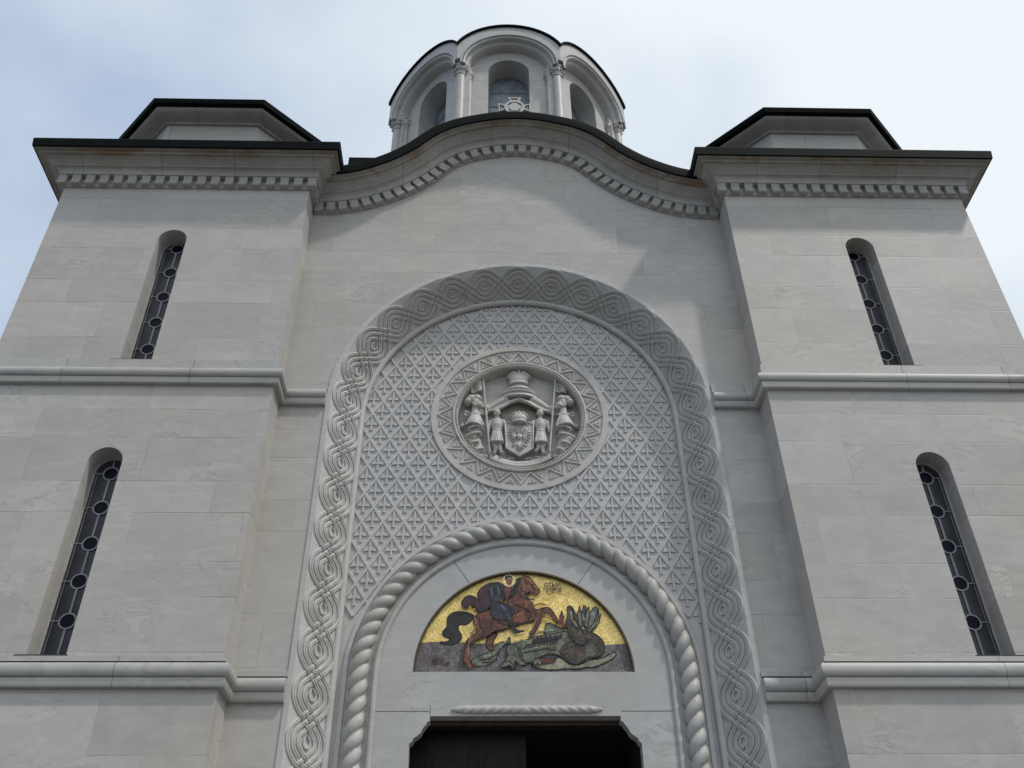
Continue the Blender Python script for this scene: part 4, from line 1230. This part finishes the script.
# standards
for s, a, b, fl in ((-1, 'pL0', 'pL1', 'flagL'), (1, 'pR0', 'pR1', 'flagR')):
    bm = bmesh.new()
    add_tube(bm, [P3(a, YR - 0.12), P3(b, YR - 0.12)], 0.0125, 8)
    pole = obj('flagpole', bm, M['relief'], med, smooth=False)
    p0 = Vector(P3(a, YR - 0.12))
    bm = bmesh.new()
    q = ARMS[fl]
    n = 10
    vs = []
    for yy in (-0.105, -0.06):
        for i in range(n+1):
            t = i/n
            tx = q[0][0]*(1-t) + q[1][0]*t; tz = q[0][1]*(1-t) + q[1][1]*t
            bx = q[3][0]*(1-t) + q[2][0]*t; bz = q[3][1]*(1-t) + q[2][1]*t
            w_ = 0.012*math.sin(t*PI*2.2)
            vs.append((bm.verts.new((tx, YR + yy + w_, tz)), bm.verts.new((bx, YR + yy + w_*1.5, bz))))
    for i in range(n):
        a_, b_ = vs[i], vs[i+1]; c_, d_ = vs[n+1+i], vs[n+2+i]
        bm.faces.new((a_[0], b_[0], b_[1], a_[1])); bm.faces.new((c_[0], c_[1], d_[1], d_[0]))
        bm.faces.new((a_[0], c_[0], d_[0], b_[0])); bm.faces.new((a_[1], b_[1], d_[1], c_[1]))
    bm.faces.new((vs[0][0], vs[0][1], vs[n+1][1], vs[n+1][0])); bm.faces.new((vs[n][0], vs[2*n+1][0], vs[2*n+1][1], vs[n][1]))
    fx = sum(p[0] for p in q)/4; fz = sum(p[1] for p in q)/4
    for dx, dz, dx2, dz2 in ((-0.04, -0.035, 0.04, 0.035), (-0.04, 0.035, 0.04, -0.035)):
        add_tube(bm, [(fx+dx, YR-0.112, fz+dz), (fx+dx2, YR-0.112, fz+dz2)], 0.009, 6)
    obj('flag', bm, M['relief'], med)
# knotted draperies at both sides
def drapery(s):
    def f(bm):
        y = YR - 0.09
        for dx, dz, r in ((0.655, 7.955, 0.075), (0.585, 7.965, 0.07), (0.70, 7.91, 0.06), (0.60, 7.90, 0.06)):
            add_ball(bm, (s*dx, y, dz), (r, 0.075, r*0.92), 16, 10)
        for i in range(6):
            a = 2*PI*i/6
            add_ball(bm, (s*0.575 + 0.05*math.cos(a), y - 0.05, 7.845 + 0.03*math.sin(a)), 0.027, 10, 8)
        add_tube(bm, [(s*0.60, y, 7.88), (s*0.555, y - 0.05, 7.83), (s*0.49, y - 0.02, 7.80)], [0.05, 0.04, 0.03], 10)
        add_tube(bm, [(s*0.60, y, 7.83), (s*0.60, y, 7.70)], [0.05, 0.06], 10)
        add_tube(bm, [(s*0.595 + 0.085*math.cos(a), y - 0.055*math.sin(a), 7.70 - 0.018*math.sin(a)) for a in [2*PI*i/20 for i in range(21)]], 0.018, 8)
        add_tube(bm, [(s*0.68, y, 7.72), (s*0.735, y - 0.01, 7.75), (s*0.745, y, 7.69), (s*0.69, y, 7.68)], 0.017, 8)
        # flaring skirt with pleats
        add_tube(bm, [(s*0.595, y, 7.69), (s*0.600, y, 7.60), (s*0.615, y, 7.49)], [0.055, 0.095, 0.125], 16)
        for q in range(7):
            t = (q - 3)/3
            add_tube(bm, [(s*0.595 + t*0.045, y - 0.055, 7.675), (s*0.61 + t*0.118, y - 0.105 + 0.05*abs(t), 7.485)], [0.010, 0.016], 6)
        # folded zigzag tails
        zig = [(0.50, 7.475), (0.62, 7.455), (0.69, 7.42), (0.60, 7.385), (0.53, 7.37), (0.62, 7.34), (0.735, 7.29), (0.66, 7.255), (0.56, 7.235), (0.63, 7.20), (0.665, 7.17), (0.58, 7.135), (0.49, 7.125), (0.55, 7.09), (0.585, 7.05), (0.51, 7.02), (0.44, 7.005)]
        pts = [Vector((x, z)) for x, z in zig]
        ln = smooth_line([(p.x, p.y) for p in pts], 4)
        add_tube(bm, [(s*p.x, y - 0.045 - 0.03*math.sin(i*0.39), p.y) for i, p in enumerate(ln)], 0.019, 8)
        add_tube(bm, [(s*p.x*0.985, y - 0.0, p.y - 0.012) for i, p in enumerate(ln)], 0.027, 8)
        add_tube(bm, [(s*0.60, y + 0.075, 7.48), (s*0.62, y + 0.075, 7.30), (s*0.55, y + 0.075, 7.15), (s*0.47, y + 0.075, 7.02)], [0.10, 0.11, 0.09, 0.06], 12)
        add_ball(bm, (s*0.775, YR - 0.05, 7.535), 0.036, 12, 8)
        add_tube(bm, [(s*0.72, YR - 0.04, 7.68), (s*0.765, YR - 0.05, 7.56)], 0.009, 6)
    return f
relief('drapery', drapery(-1), 0.0056, 0)
relief('drapery', drapery(1), 0.0056, 0)
# ribbon and scrolls at the foot
def ribbon(bm):
    for off, rad, yy in ((0.0, 0.024, 0.08), (0.035, 0.024, 0.085), (-0.03, 0.02, 0.07)):
        pts = []
        for i in range(25):
            t = -1 + 2*i/24
            pts.append((t*0.40, YR - yy, 6.905 - off + 0.135*t*t))
        add_tube(bm, pts, rad, 8)
    for s in (-1, 1):
        for k in range(3):
            c = (s*(0.12 + 0.11*k), 6.985 + 0.022*k)
            add_tube(bm, [(c[0] + 0.042*math.cos(a)*s, YR - 0.07, c[1] + 0.022*math.sin(a)) for a in [PI*i/8 for i in range(9)]], 0.012, 6)
        for k in range(5):
            t = 0.12 + 0.19*k
            add_ball(bm, (s*t*0.52, YR - 0.045, 6.835 + 0.10*t*t), (0.045, 0.035, 0.018), 10, 8)
relief('ribbon', ribbon, 0.0075, 1)

# ------------------------------------------------------------------ portal: rope arch, tympanum, door
ZR = 4.0
YQ = 10.40
TZ, TR = 4.043, 1.243
doorring = [(-1.245, ZG + 0.35), (-1.245, 3.255), (-1.215, 3.275), (-1.205, 3.31), (-1.165, 3.335), (-1.13, 3.365), (-1.105, 3.42), (-1.075, 3.455), (-1.06, 3.485), (-1.035, 3.495), (-1.035, 3.548),
            (1.045, 3.548), (1.045, 3.495), (1.07, 3.485), (1.085, 3.455), (1.115, 3.42), (1.14, 3.365), (1.175, 3.335), (1.215, 3.31), (1.225, 3.275), (1.25, 3.255), (1.25, ZG + 0.35)]
tymp = [(TR*math.cos(PI*i/48), TZ + TR*math.sin(PI*i/48)) for i in range(49)]
bm = bmesh.new()
full = [(-1.72, ZG + 0.35)] + [(-1.72*math.cos(PI*i/48), ZR + 1.72*math.sin(PI*i/48)) for i in range(49)] + [(1.72, ZG + 0.35)] + list(reversed(doorring))
slab(bm, full, [tymp], YQ, YQ + 0.15)
M['portal'] = marble('marble_portal', base=(0.60, 0.595, 0.58))
M['portal'].name = 'marble_portal'
portal = obj('portal', bm, M['portal'], church)
# slab joints of the surround, cut as fine grooves
bm = bmesh.new()
def groove(x0, z0, x1, z1):
    d = Vector((x1-x0, z1-z0)); n_ = Vector((-d.y, d.x)).normalized()*0.0035
    vs = [bm.verts.new((x, YQ - 0.0015, z)) for x, z in ((x0+n_.x, z0+n_.y), (x1+n_.x, z1+n_.y), (x1-n_.x, z1-n_.y), (x0-n_.x, z0-n_.y))]
    bm.faces.new(vs)
for a in (1.02, 2.10): groove(1.26*math.cos(a), TZ + 1.26*math.sin(a), 1.64*math.cos(a), ZR + 1.64*math.sin(a))
groove(-1.64, 3.60, -1.05, 3.60); groove(1.06, 3.60, 1.64, 3.60)
groove(-1.037, 3.56, -1.037, 3.66)
obj('stone_joints', bm, M['joint'], portal)
# thin inner roll
bm = bmesh.new()
prof = [(1.665 + 0.036*math.cos(2*PI*k/10), YQ - 0.006 + 0.03*math.sin(2*PI*k/10)) for k in range(10)]
arch_sweep(bm, prof, ZR, ZG + 0.35, 72, 12, closed=True)
obj('inner_roll', bm, M['rope'], portal, smooth=True)
# flat strip outside the rope
bm = bmesh.new()
arch_sweep(bm, [(2.035, YL + 0.003), (2.03, YL - 0.034), (1.985, YL - 0.034), (1.975, YL - 0.015), (1.70, YL - 0.012)], ZR, ZG + 0.35, 72, 12)
obj('rope_backing', bm, M['panel'], portal)
# the rope
bm = bmesh.new()
RRp, YRp, rr0 = 1.848, YL - 0.055, 0.106
NL = 2
PITCH = 0.183*NL
path = []
st = 0.0125
zz = ZG + 0.35
leg = ZR - zz
total = 2*leg + PI*RRp
ns = int(total/st)
rows = []
seg = 40
for i in range(ns+1):
    s = total*i/ns
    if s < leg: c, sn, z = -1.0, 0.0, zz + s
    elif s < leg + PI*RRp:
        a = PI - (s - leg)/RRp; c, sn, z = math.cos(a), math.sin(a), ZR
    else: c, sn, z = 1.0, 0.0, ZR - (s - leg - PI*RRp)
    if z < 1.3 and abs(c) == 1.0 and sn == 0 and (int(i) % 4): 
        continue
    row = []
    for k in range(seg):
        th = 2*PI*k/seg
        u = NL*th - 2*PI*NL*s/PITCH
        lob = abs(math.cos(u/2))
        rr = rr0*(0.60 + 0.43*lob**0.55)
        r = RRp + rr*math.cos(th); y = YRp - rr*math.sin(th)
        row.append(bm.verts.new((r*c, y, z + r*sn)))
    rows.append(row)
for i in range(len(rows)-1):
    for k in range(seg):
        l = (k+1) % seg
        bm.faces.new((rows[i][k], rows[i][l], rows[i+1][l], rows[i+1][k]))
obj('rope_moulding', bm, M['rope'], portal, smooth=True)
# small rope on the lintel
bm = bmesh.new()
rows = []
x0, x1 = -0.80, 0.845
ns = 260
for i in range(ns+1):
    t = i/ns
    x = x0 + (x1-x0)*t
    end = min(1.0, min(t, 1-t)*14)
    row = []
    for k in range(16):
        th = 2*PI*k/16
        sgn = 1 if x < 0.02 else -1
        u = 3*th + sgn*2*PI*(x-0.02)/0.105
        rr = 0.047*(0.72 + 0.28*abs(math.cos(u/2))**0.6)*(0.35 + 0.65*end)
        row.append(bm.verts.new((x, YQ - 0.005 - rr*math.sin(th)*0.8, 3.615 + rr*math.cos(th))))
    rows.append(row)
for i in range(ns):
    for k in range(16):
        l = (k+1) % 16
        bm.faces.new((rows[i][k], rows[i][l], rows[i+1][l], rows[i+1][k]))
bm.faces.new(rows[0]); bm.faces.new(rows[-1])
obj('lintel_rope', bm, M['rope'], portal, smooth=True)
# door: brown frame head, one closed dark leaf, dark interior
bm = bmesh.new()
add_box(bm, -1.26, 1.26, YQ + 0.152, YQ + 0.30, 3.495, 3.60)
door = obj('door', bm, M['brownwood'], church)
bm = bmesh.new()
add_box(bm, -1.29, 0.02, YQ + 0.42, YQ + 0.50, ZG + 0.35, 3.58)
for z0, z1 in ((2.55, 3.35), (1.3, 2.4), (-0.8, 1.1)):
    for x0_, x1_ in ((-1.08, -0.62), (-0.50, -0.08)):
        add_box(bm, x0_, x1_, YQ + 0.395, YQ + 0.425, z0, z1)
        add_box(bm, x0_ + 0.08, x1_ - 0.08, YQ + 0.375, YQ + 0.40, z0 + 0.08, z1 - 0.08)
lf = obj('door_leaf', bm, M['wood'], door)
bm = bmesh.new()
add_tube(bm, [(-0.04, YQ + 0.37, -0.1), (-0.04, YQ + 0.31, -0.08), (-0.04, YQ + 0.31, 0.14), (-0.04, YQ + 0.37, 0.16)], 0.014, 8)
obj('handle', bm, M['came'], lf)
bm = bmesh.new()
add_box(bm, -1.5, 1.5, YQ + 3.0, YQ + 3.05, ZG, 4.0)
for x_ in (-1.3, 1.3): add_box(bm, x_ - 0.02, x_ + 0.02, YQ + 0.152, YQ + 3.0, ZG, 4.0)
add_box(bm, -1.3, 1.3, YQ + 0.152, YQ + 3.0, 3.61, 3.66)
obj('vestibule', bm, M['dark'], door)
bm = bmesh.new()
add_box(bm, -2.6, 2.6, 9.1, 10.35, ZG, ZG + 0.175)
add_box(bm, -2.3, 2.3, 9.55, 10.98, ZG + 0.175, ZG + 0.35)
obj('door_steps', bm, M['trim'], church)

# ------------------------------------------------------------------ mosaic of the tympanum
YM0 = YQ + 0.05
def sR(r, g, b):
    f = lambda c: ((c/255+0.055)/1.055)**2.4 if c > 10 else c/255/12.92
    return (f(r), f(g), f(b))
mm = {
 'gold': mosaic_mat('gold_tesserae', (0.80, 0.61, 0.235), 0.28, 0.42, (0.70, 0.50, 0.16), metal=0.6),
 'earth': mosaic_mat('grey_earth_tesserae', (0.165, 0.145, 0.145), 0.35, 0.5, (0.095, 0.08, 0.08)),
 'bay': mosaic_mat('bay_tesserae', (0.185, 0.058, 0.028), 0.3, 0.4, (0.060, 0.019, 0.012)),
 'black': mosaic_mat('black_tesserae', (0.020, 0.017, 0.017), 0.4, 0.4),
 'navy': mosaic_mat('navy_tesserae', (0.035, 0.038, 0.060), 0.35, 0.4, (0.014, 0.014, 0.026)),
 'plum': mosaic_mat('plum_tesserae', (0.062, 0.016, 0.026), 0.3, 0.4, (0.026, 0.009, 0.014)),
 'red': mosaic_mat('red_tesserae', (0.22, 0.040, 0.028), 0.3, 0.4, (0.10, 0.02, 0.018)),
 'skin': mosaic_mat('skin_tesserae', (0.24, 0.13, 0.075), 0.2, 0.4, (0.14, 0.07, 0.04)),
 'white': mosaic_mat('white_tesserae', (0.62, 0.56, 0.44), 0.15, 0.4, (0.50, 0.44, 0.33)),
 'green': mosaic_mat('green_tesserae', (0.165, 0.170, 0.120), 0.35, 0.4, (0.070, 0.075, 0.055)),
 'brown': mosaic_mat('brown_tesserae', (0.095, 0.068, 0.050), 0.35, 0.4, (0.030, 0.020, 0.016)),
 'pale': mosaic_mat('pale_tesserae', (0.33, 0.32, 0.22), 0.25, 0.4, (0.17, 0.165, 0.11)),
 'tan': mosaic_mat('tan_tesserae', (0.33, 0.15, 0.075), 0.25, 0.4, (0.22, 0.09, 0.045)),
 'steel': mosaic_mat('steel_tesserae', (0.13, 0.14, 0.19), 0.25, 0.4, (0.08, 0.09, 0.13)),
 'wing': mosaic_mat('wing_tesserae', (0.25, 0.28, 0.23), 0.25, 0.4, (0.11, 0.13, 0.12)),
}
bm = bmesh.new()
slab(bm, [(TR*1.02*math.cos(PI*i/48), TZ - 0.01 + TR*1.02*math.sin(PI*i/48)) for i in range(49)], [], YM0, YM0 + 0.03)
mosaic = obj('mosaic', bm, mm['gold'], church)
mosaic['label'] = 'gold mosaic of a horseman over a dragon'
bm = bmesh.new()     # dark bronze rim
rows = []
for i in range(73):
    a = PI*i/72
    rows.append([bm.verts.new((r*math.cos(a), y, TZ + r*math.sin(a))) for r, y in ((TR + 0.004, YQ - 0.003), (TR - 0.016, YQ - 0.003), (TR - 0.018, YM0 - 0.001))])
for i in range(72):
    for j in range(2): bm.faces.new((rows[i][j], rows[i][j+1], rows[i+1][j+1], rows[i+1][j]))
obj('rim', bm, plain('bronze_rim', (0.085, 0.060, 0.030), 0.5, 0.2), mosaic)
lay = [0]
def rounded(p, it=1):
    p = [Vector(q) for q in p]
    for _ in range(it):
        out = []
        n = len(p)
        for i in range(n):
            a, b = p[i], p[(i+1) % n]
            out += [a*0.75 + b*0.25, a*0.25 + b*0.75]
        p = out
    return [(q.x, q.y) for q in p]
def aline(bm, pts, w, mi=1):
    lay[0] += 1
    y = YM0 - 0.00015*lay[0]
    for i in range(len(pts)-1):
        p, q = Vector(pts[i]), Vector(pts[i+1])
        if (q-p).length < 1e-5: continue
        d = (q-p).normalized(); n_ = Vector((-d.y, d.x))*w
        vs = [bm.verts.new((c.x, y, c.y)) for c in (p+n_-d*w*0.4, q+n_+d*w*0.4, q-n_+d*w*0.4, p-n_-d*w*0.4)]
        f = bm.faces.new(vs); f.material_index = mi
def piece(bm, keys, rnd=1, outline=0.006):
    for k in keys:
        lay[0] += 1
        p = MOSAIC[k]
        p = rounded(p, rnd) if rnd else p
        slab(bm, p, [], YM0 - 0.00015*lay[0] - 0.0002, YM0 - 0.00015*lay[0])
        lay[0] += 1
        if outline:
            lay[0] += 3
            aline(bm, p + [p[0]], outline)
def disc(bm, c, r, n=24, sx=1, sz=1):
    lay[0] += 1
    slab(bm, [(c[0] + r*sx*math.cos(2*PI*i/n), c[1] + r*sz*math.sin(2*PI*i/n)) for i in range(n)], [], YM0 - 0.00015*lay[0] - 0.0002, YM0 - 0.00015*lay[0])
# the ground strip, cut by the arch
zg = 4.400
bm = bmesh.new()
ga = math.asin((zg - TZ)/TR)
pts = [(TR*1.005*math.cos(ga*i/10), TZ + TR*1.005*math.sin(ga*i/10)) for i in range(11)]
wav = [(x, zg + 0.012*math.sin(x*5.1) - 0.008*x + 0.006*math.sin(x*13)) for x in [1.1 - 2.2*i/22 for i in range(23)]]
lay[0] += 1
slab(bm, pts + wav + [(-x, z) for x, z in reversed(pts)], [], YM0 - 0.0008, YM0 - 0.0004)
obj('earth', bm, mm['earth'], mosaic)
lay[0] = 8
def mpart(name, mat, keys, parent=None, rnd=1, lines=(), outline=0.006, lights=(), light='pale'):
    bm = bmesh.new(); piece(bm, keys, rnd, outline)
    if lights:
        lay[0] += 4
        for l in lights: aline(bm, l, 0.009, 2)
    lay[0] += 4
    for l in lines: aline(bm, l, 0.0075)
    return obj(name, bm, None, parent or mosaic, mats=[mm[mat], mm['black'], mm[light]])
mpart('scrub', 'brown', ['scrub', 'sign'], outline=0)
mpart('dragon_tail', 'green', ['coil'], lights=[[(-0.46, 4.24), (-0.36, 4.26), (-0.28, 4.33), (-0.20, 4.42)]], lines=[[(-0.50, 4.20), (-0.40, 4.21), (-0.30, 4.27), (-0.24, 4.36), (-0.18, 4.41)], [(-0.48, 4.17), (-0.38, 4.17), (-0.30, 4.20)]])
mpart('horse_leg', 'bay', ['hind'])
mpart('horse_tail', 'black', ['tail'], rnd=2)
mpart('dragon_belly', 'pale', ['pale'], rnd=2)
mpart('dragon_flank', 'red', ['red'])
mpart('dragon_fin', 'green', ['fin'], rnd=0)
mpart('dragon_wing', 'wing', ['wing'], lines=[[(0.76, 4.56), (0.83, 4.66), (0.89, 4.82)], [(0.80, 4.54), (0.88, 4.64), (0.91, 4.76)]])
mpart('dragon', 'green', ['body'], lights=[[(0.06, 4.47), (0.20, 4.53), (0.38, 4.56)], [(-0.12, 4.40), (-0.02, 4.43), (0.06, 4.42)], [(0.06, 4.32), (0.18, 4.35), (0.30, 4.37)], [(-0.10, 4.30), (-0.06, 4.22), (0.02, 4.20)]], lines=[[(0.05, 4.37), (0.20, 4.42), (0.40, 4.45)], [(0.0, 4.28), (0.12, 4.30), (0.25, 4.33), (0.36, 4.31)], [(-0.05, 4.34), (-0.02, 4.25), (0.0, 4.18)]] + [[(0.02 + i*0.035, 4.33 + 0.006*i), (0.04 + i*0.035, 4.38 + 0.006*i)] for i in range(11)])
mpart('dragon_coil', 'brown', ['hump'], lines=[[(0.45, 4.30), (0.55, 4.35), (0.70, 4.38), (0.78, 4.44)], [(0.62, 4.52), (0.66, 4.46), (0.78, 4.44)]])
mpart('dragon_coil', 'green', ['humplight'], outline=0)
mpart('dragon_spine', 'black', ['spine'], rnd=0)
mpart('dragon_leg', 'green', ['claw'])
mpart('dragon_head', 'brown', ['head', 'jaw'], rnd=0, lights=[[(0.56, 4.78), (0.57, 4.68), (0.62, 4.60)], [(0.66, 4.62), (0.70, 4.56)], [(0.76, 4.80), (0.76, 4.70)], [(0.70, 4.74), (0.72, 4.62)]], lines=[[(0.58, 4.82), (0.60, 4.70), (0.65, 4.60), (0.70, 4.50)], [(0.73, 4.80), (0.73, 4.66), (0.74, 4.54)], [(0.56, 4.63), (0.62, 4.57), (0.70, 4.54)]])
for kk in ('horn', 'hornb'): mpart('dragon_horn', 'green', [kk], rnd=0)
mpart('flame', 'red', ['flame'], rnd=0)
for kk in ('toes', 'curl', 'foot'): mpart('dragon_claw', 'green', [kk], rnd=0)
mpart('horse', 'bay', ['horse'], light='tan', lights=[[(-0.58, 4.80), (-0.50, 4.84), (-0.42, 4.83)], [(-0.57, 4.70), (-0.54, 4.60), (-0.60, 4.50), (-0.63, 4.36), (-0.63, 4.22)], [(-0.20, 4.70), (-0.08, 4.72), (0.0, 4.76)], [(0.0, 5.18), (0.02, 5.08), (0.0, 5.0)], [(0.06, 5.20), (0.13, 5.12), (0.17, 5.06)], [(0.10, 4.83), (0.20, 4.87), (0.28, 4.85)], [(0.19, 4.80), (0.16, 4.70), (0.12, 4.60)], [(0.03, 4.90), (0.05, 4.86), (0.03, 4.82)]], lines=[[(-0.52, 4.70), (-0.50, 4.60), (-0.46, 4.52), (-0.50, 4.44)], [(-0.38, 4.60), (-0.34, 4.70), (-0.38, 4.78)], [(-0.30, 4.64), (-0.18, 4.60), (-0.05, 4.64)], [(0.02, 4.82), (0.09, 4.74), (0.06, 4.66)], [(-0.04, 4.98), (0.05, 4.93), (0.13, 4.92)], [(-0.02, 5.08), (0.03, 5.0), (0.08, 4.96)], [(0.10, 5.12), (0.14, 5.06), (0.12, 5.0)]])
mpart('mane', 'black', ['mane'])
mpart('cloak', 'plum', ['cape'], rnd=2)
mpart('saddle_cloth', 'navy', ['saddle'])
mpart('rider', 'navy', ['torso', 'leg'], light='steel', lights=[[(-0.38, 5.06), (-0.36, 4.97)], [(-0.30, 5.08), (-0.28, 4.98)], [(-0.26, 4.85), (-0.18, 4.76), (-0.14, 4.66)]], lines=[[(-0.34, 5.10), (-0.32, 5.0), (-0.36, 4.92)], [(-0.27, 5.12), (-0.24, 5.02), (-0.27, 4.93)], [(-0.22, 4.84), (-0.16, 4.74), (-0.12, 4.62)]])
mpart('breastplate', 'red', ['chest'])
bm = bmesh.new(); HC = (-0.164, 5.158)
lay[0] += 6; disc(bm, HC, 0.080); obj('halo', bm, mm['white'], mosaic)
bm = bmesh.new(); lay[0] += 4; disc(bm, HC, 0.067); obj('halo_field', bm, mm['gold'], mosaic)
bm = bmesh.new(); lay[0] += 4; disc(bm, (HC[0], HC[1] - 0.008), 0.047, 24, 0.85, 1.15); piece(bm, ['hand'], 1, 0); obj('rider_face', bm, mm['skin'], mosaic)
bm = bmesh.new(); lay[0] += 4; piece(bm, ['hair'], 1, 0); lay[0] += 2
for dx in (-0.014, 0.016): disc(bm, (HC[0] + dx, HC[1] - 0.004), 0.0055, 8)
disc(bm, (HC[0] + 0.002, HC[1] - 0.035), 0.007, 8, 1.6, 0.5)
disc(bm, (0.105, 5.165), 0.008, 8)
disc(bm, (0.205, 5.06), 0.008, 8)
obj('rider_hair', bm, mm['black'], mosaic)
bm = bmesh.new(); lay[0] += 4; piece(bm, ['spear'], 0, 0); obj('spear', bm, mm['black'], mosaic)
# inscription
def text(body, size, x, z):
    cu = bpy.data.curves.new('t', 'FONT'); cu.body = body; cu.size = size; cu.extrude = 0.0015; cu.offset = 0.0018; cu.align_x = 'CENTER'
    to = bpy.data.objects.new('t', cu); COL.objects.link(to)
    dg = bpy.context.evaluated_depsgraph_get()
    me = bpy.data.meshes.new_from_object(to.evaluated_get(dg))
    bpy.data.objects.remove(to)
    me.transform(Matrix.Translation((x, YM0 - 0.038, z)) @ Matrix.Rotation(PI/2, 4, 'X'))
    me.materials.clear(); me.materials.append(mm['black'])
    o = bpy.data.objects.new('inscription', me); COL.objects.link(o); o.parent = mosaic
    return o
text('\u0421\u0422\u042b\u0418', 0.066, 0.355, 5.090)
text('\u0413\u0415\u041e\u0420\u0413I\u0415', 0.056, 0.355, 5.028)
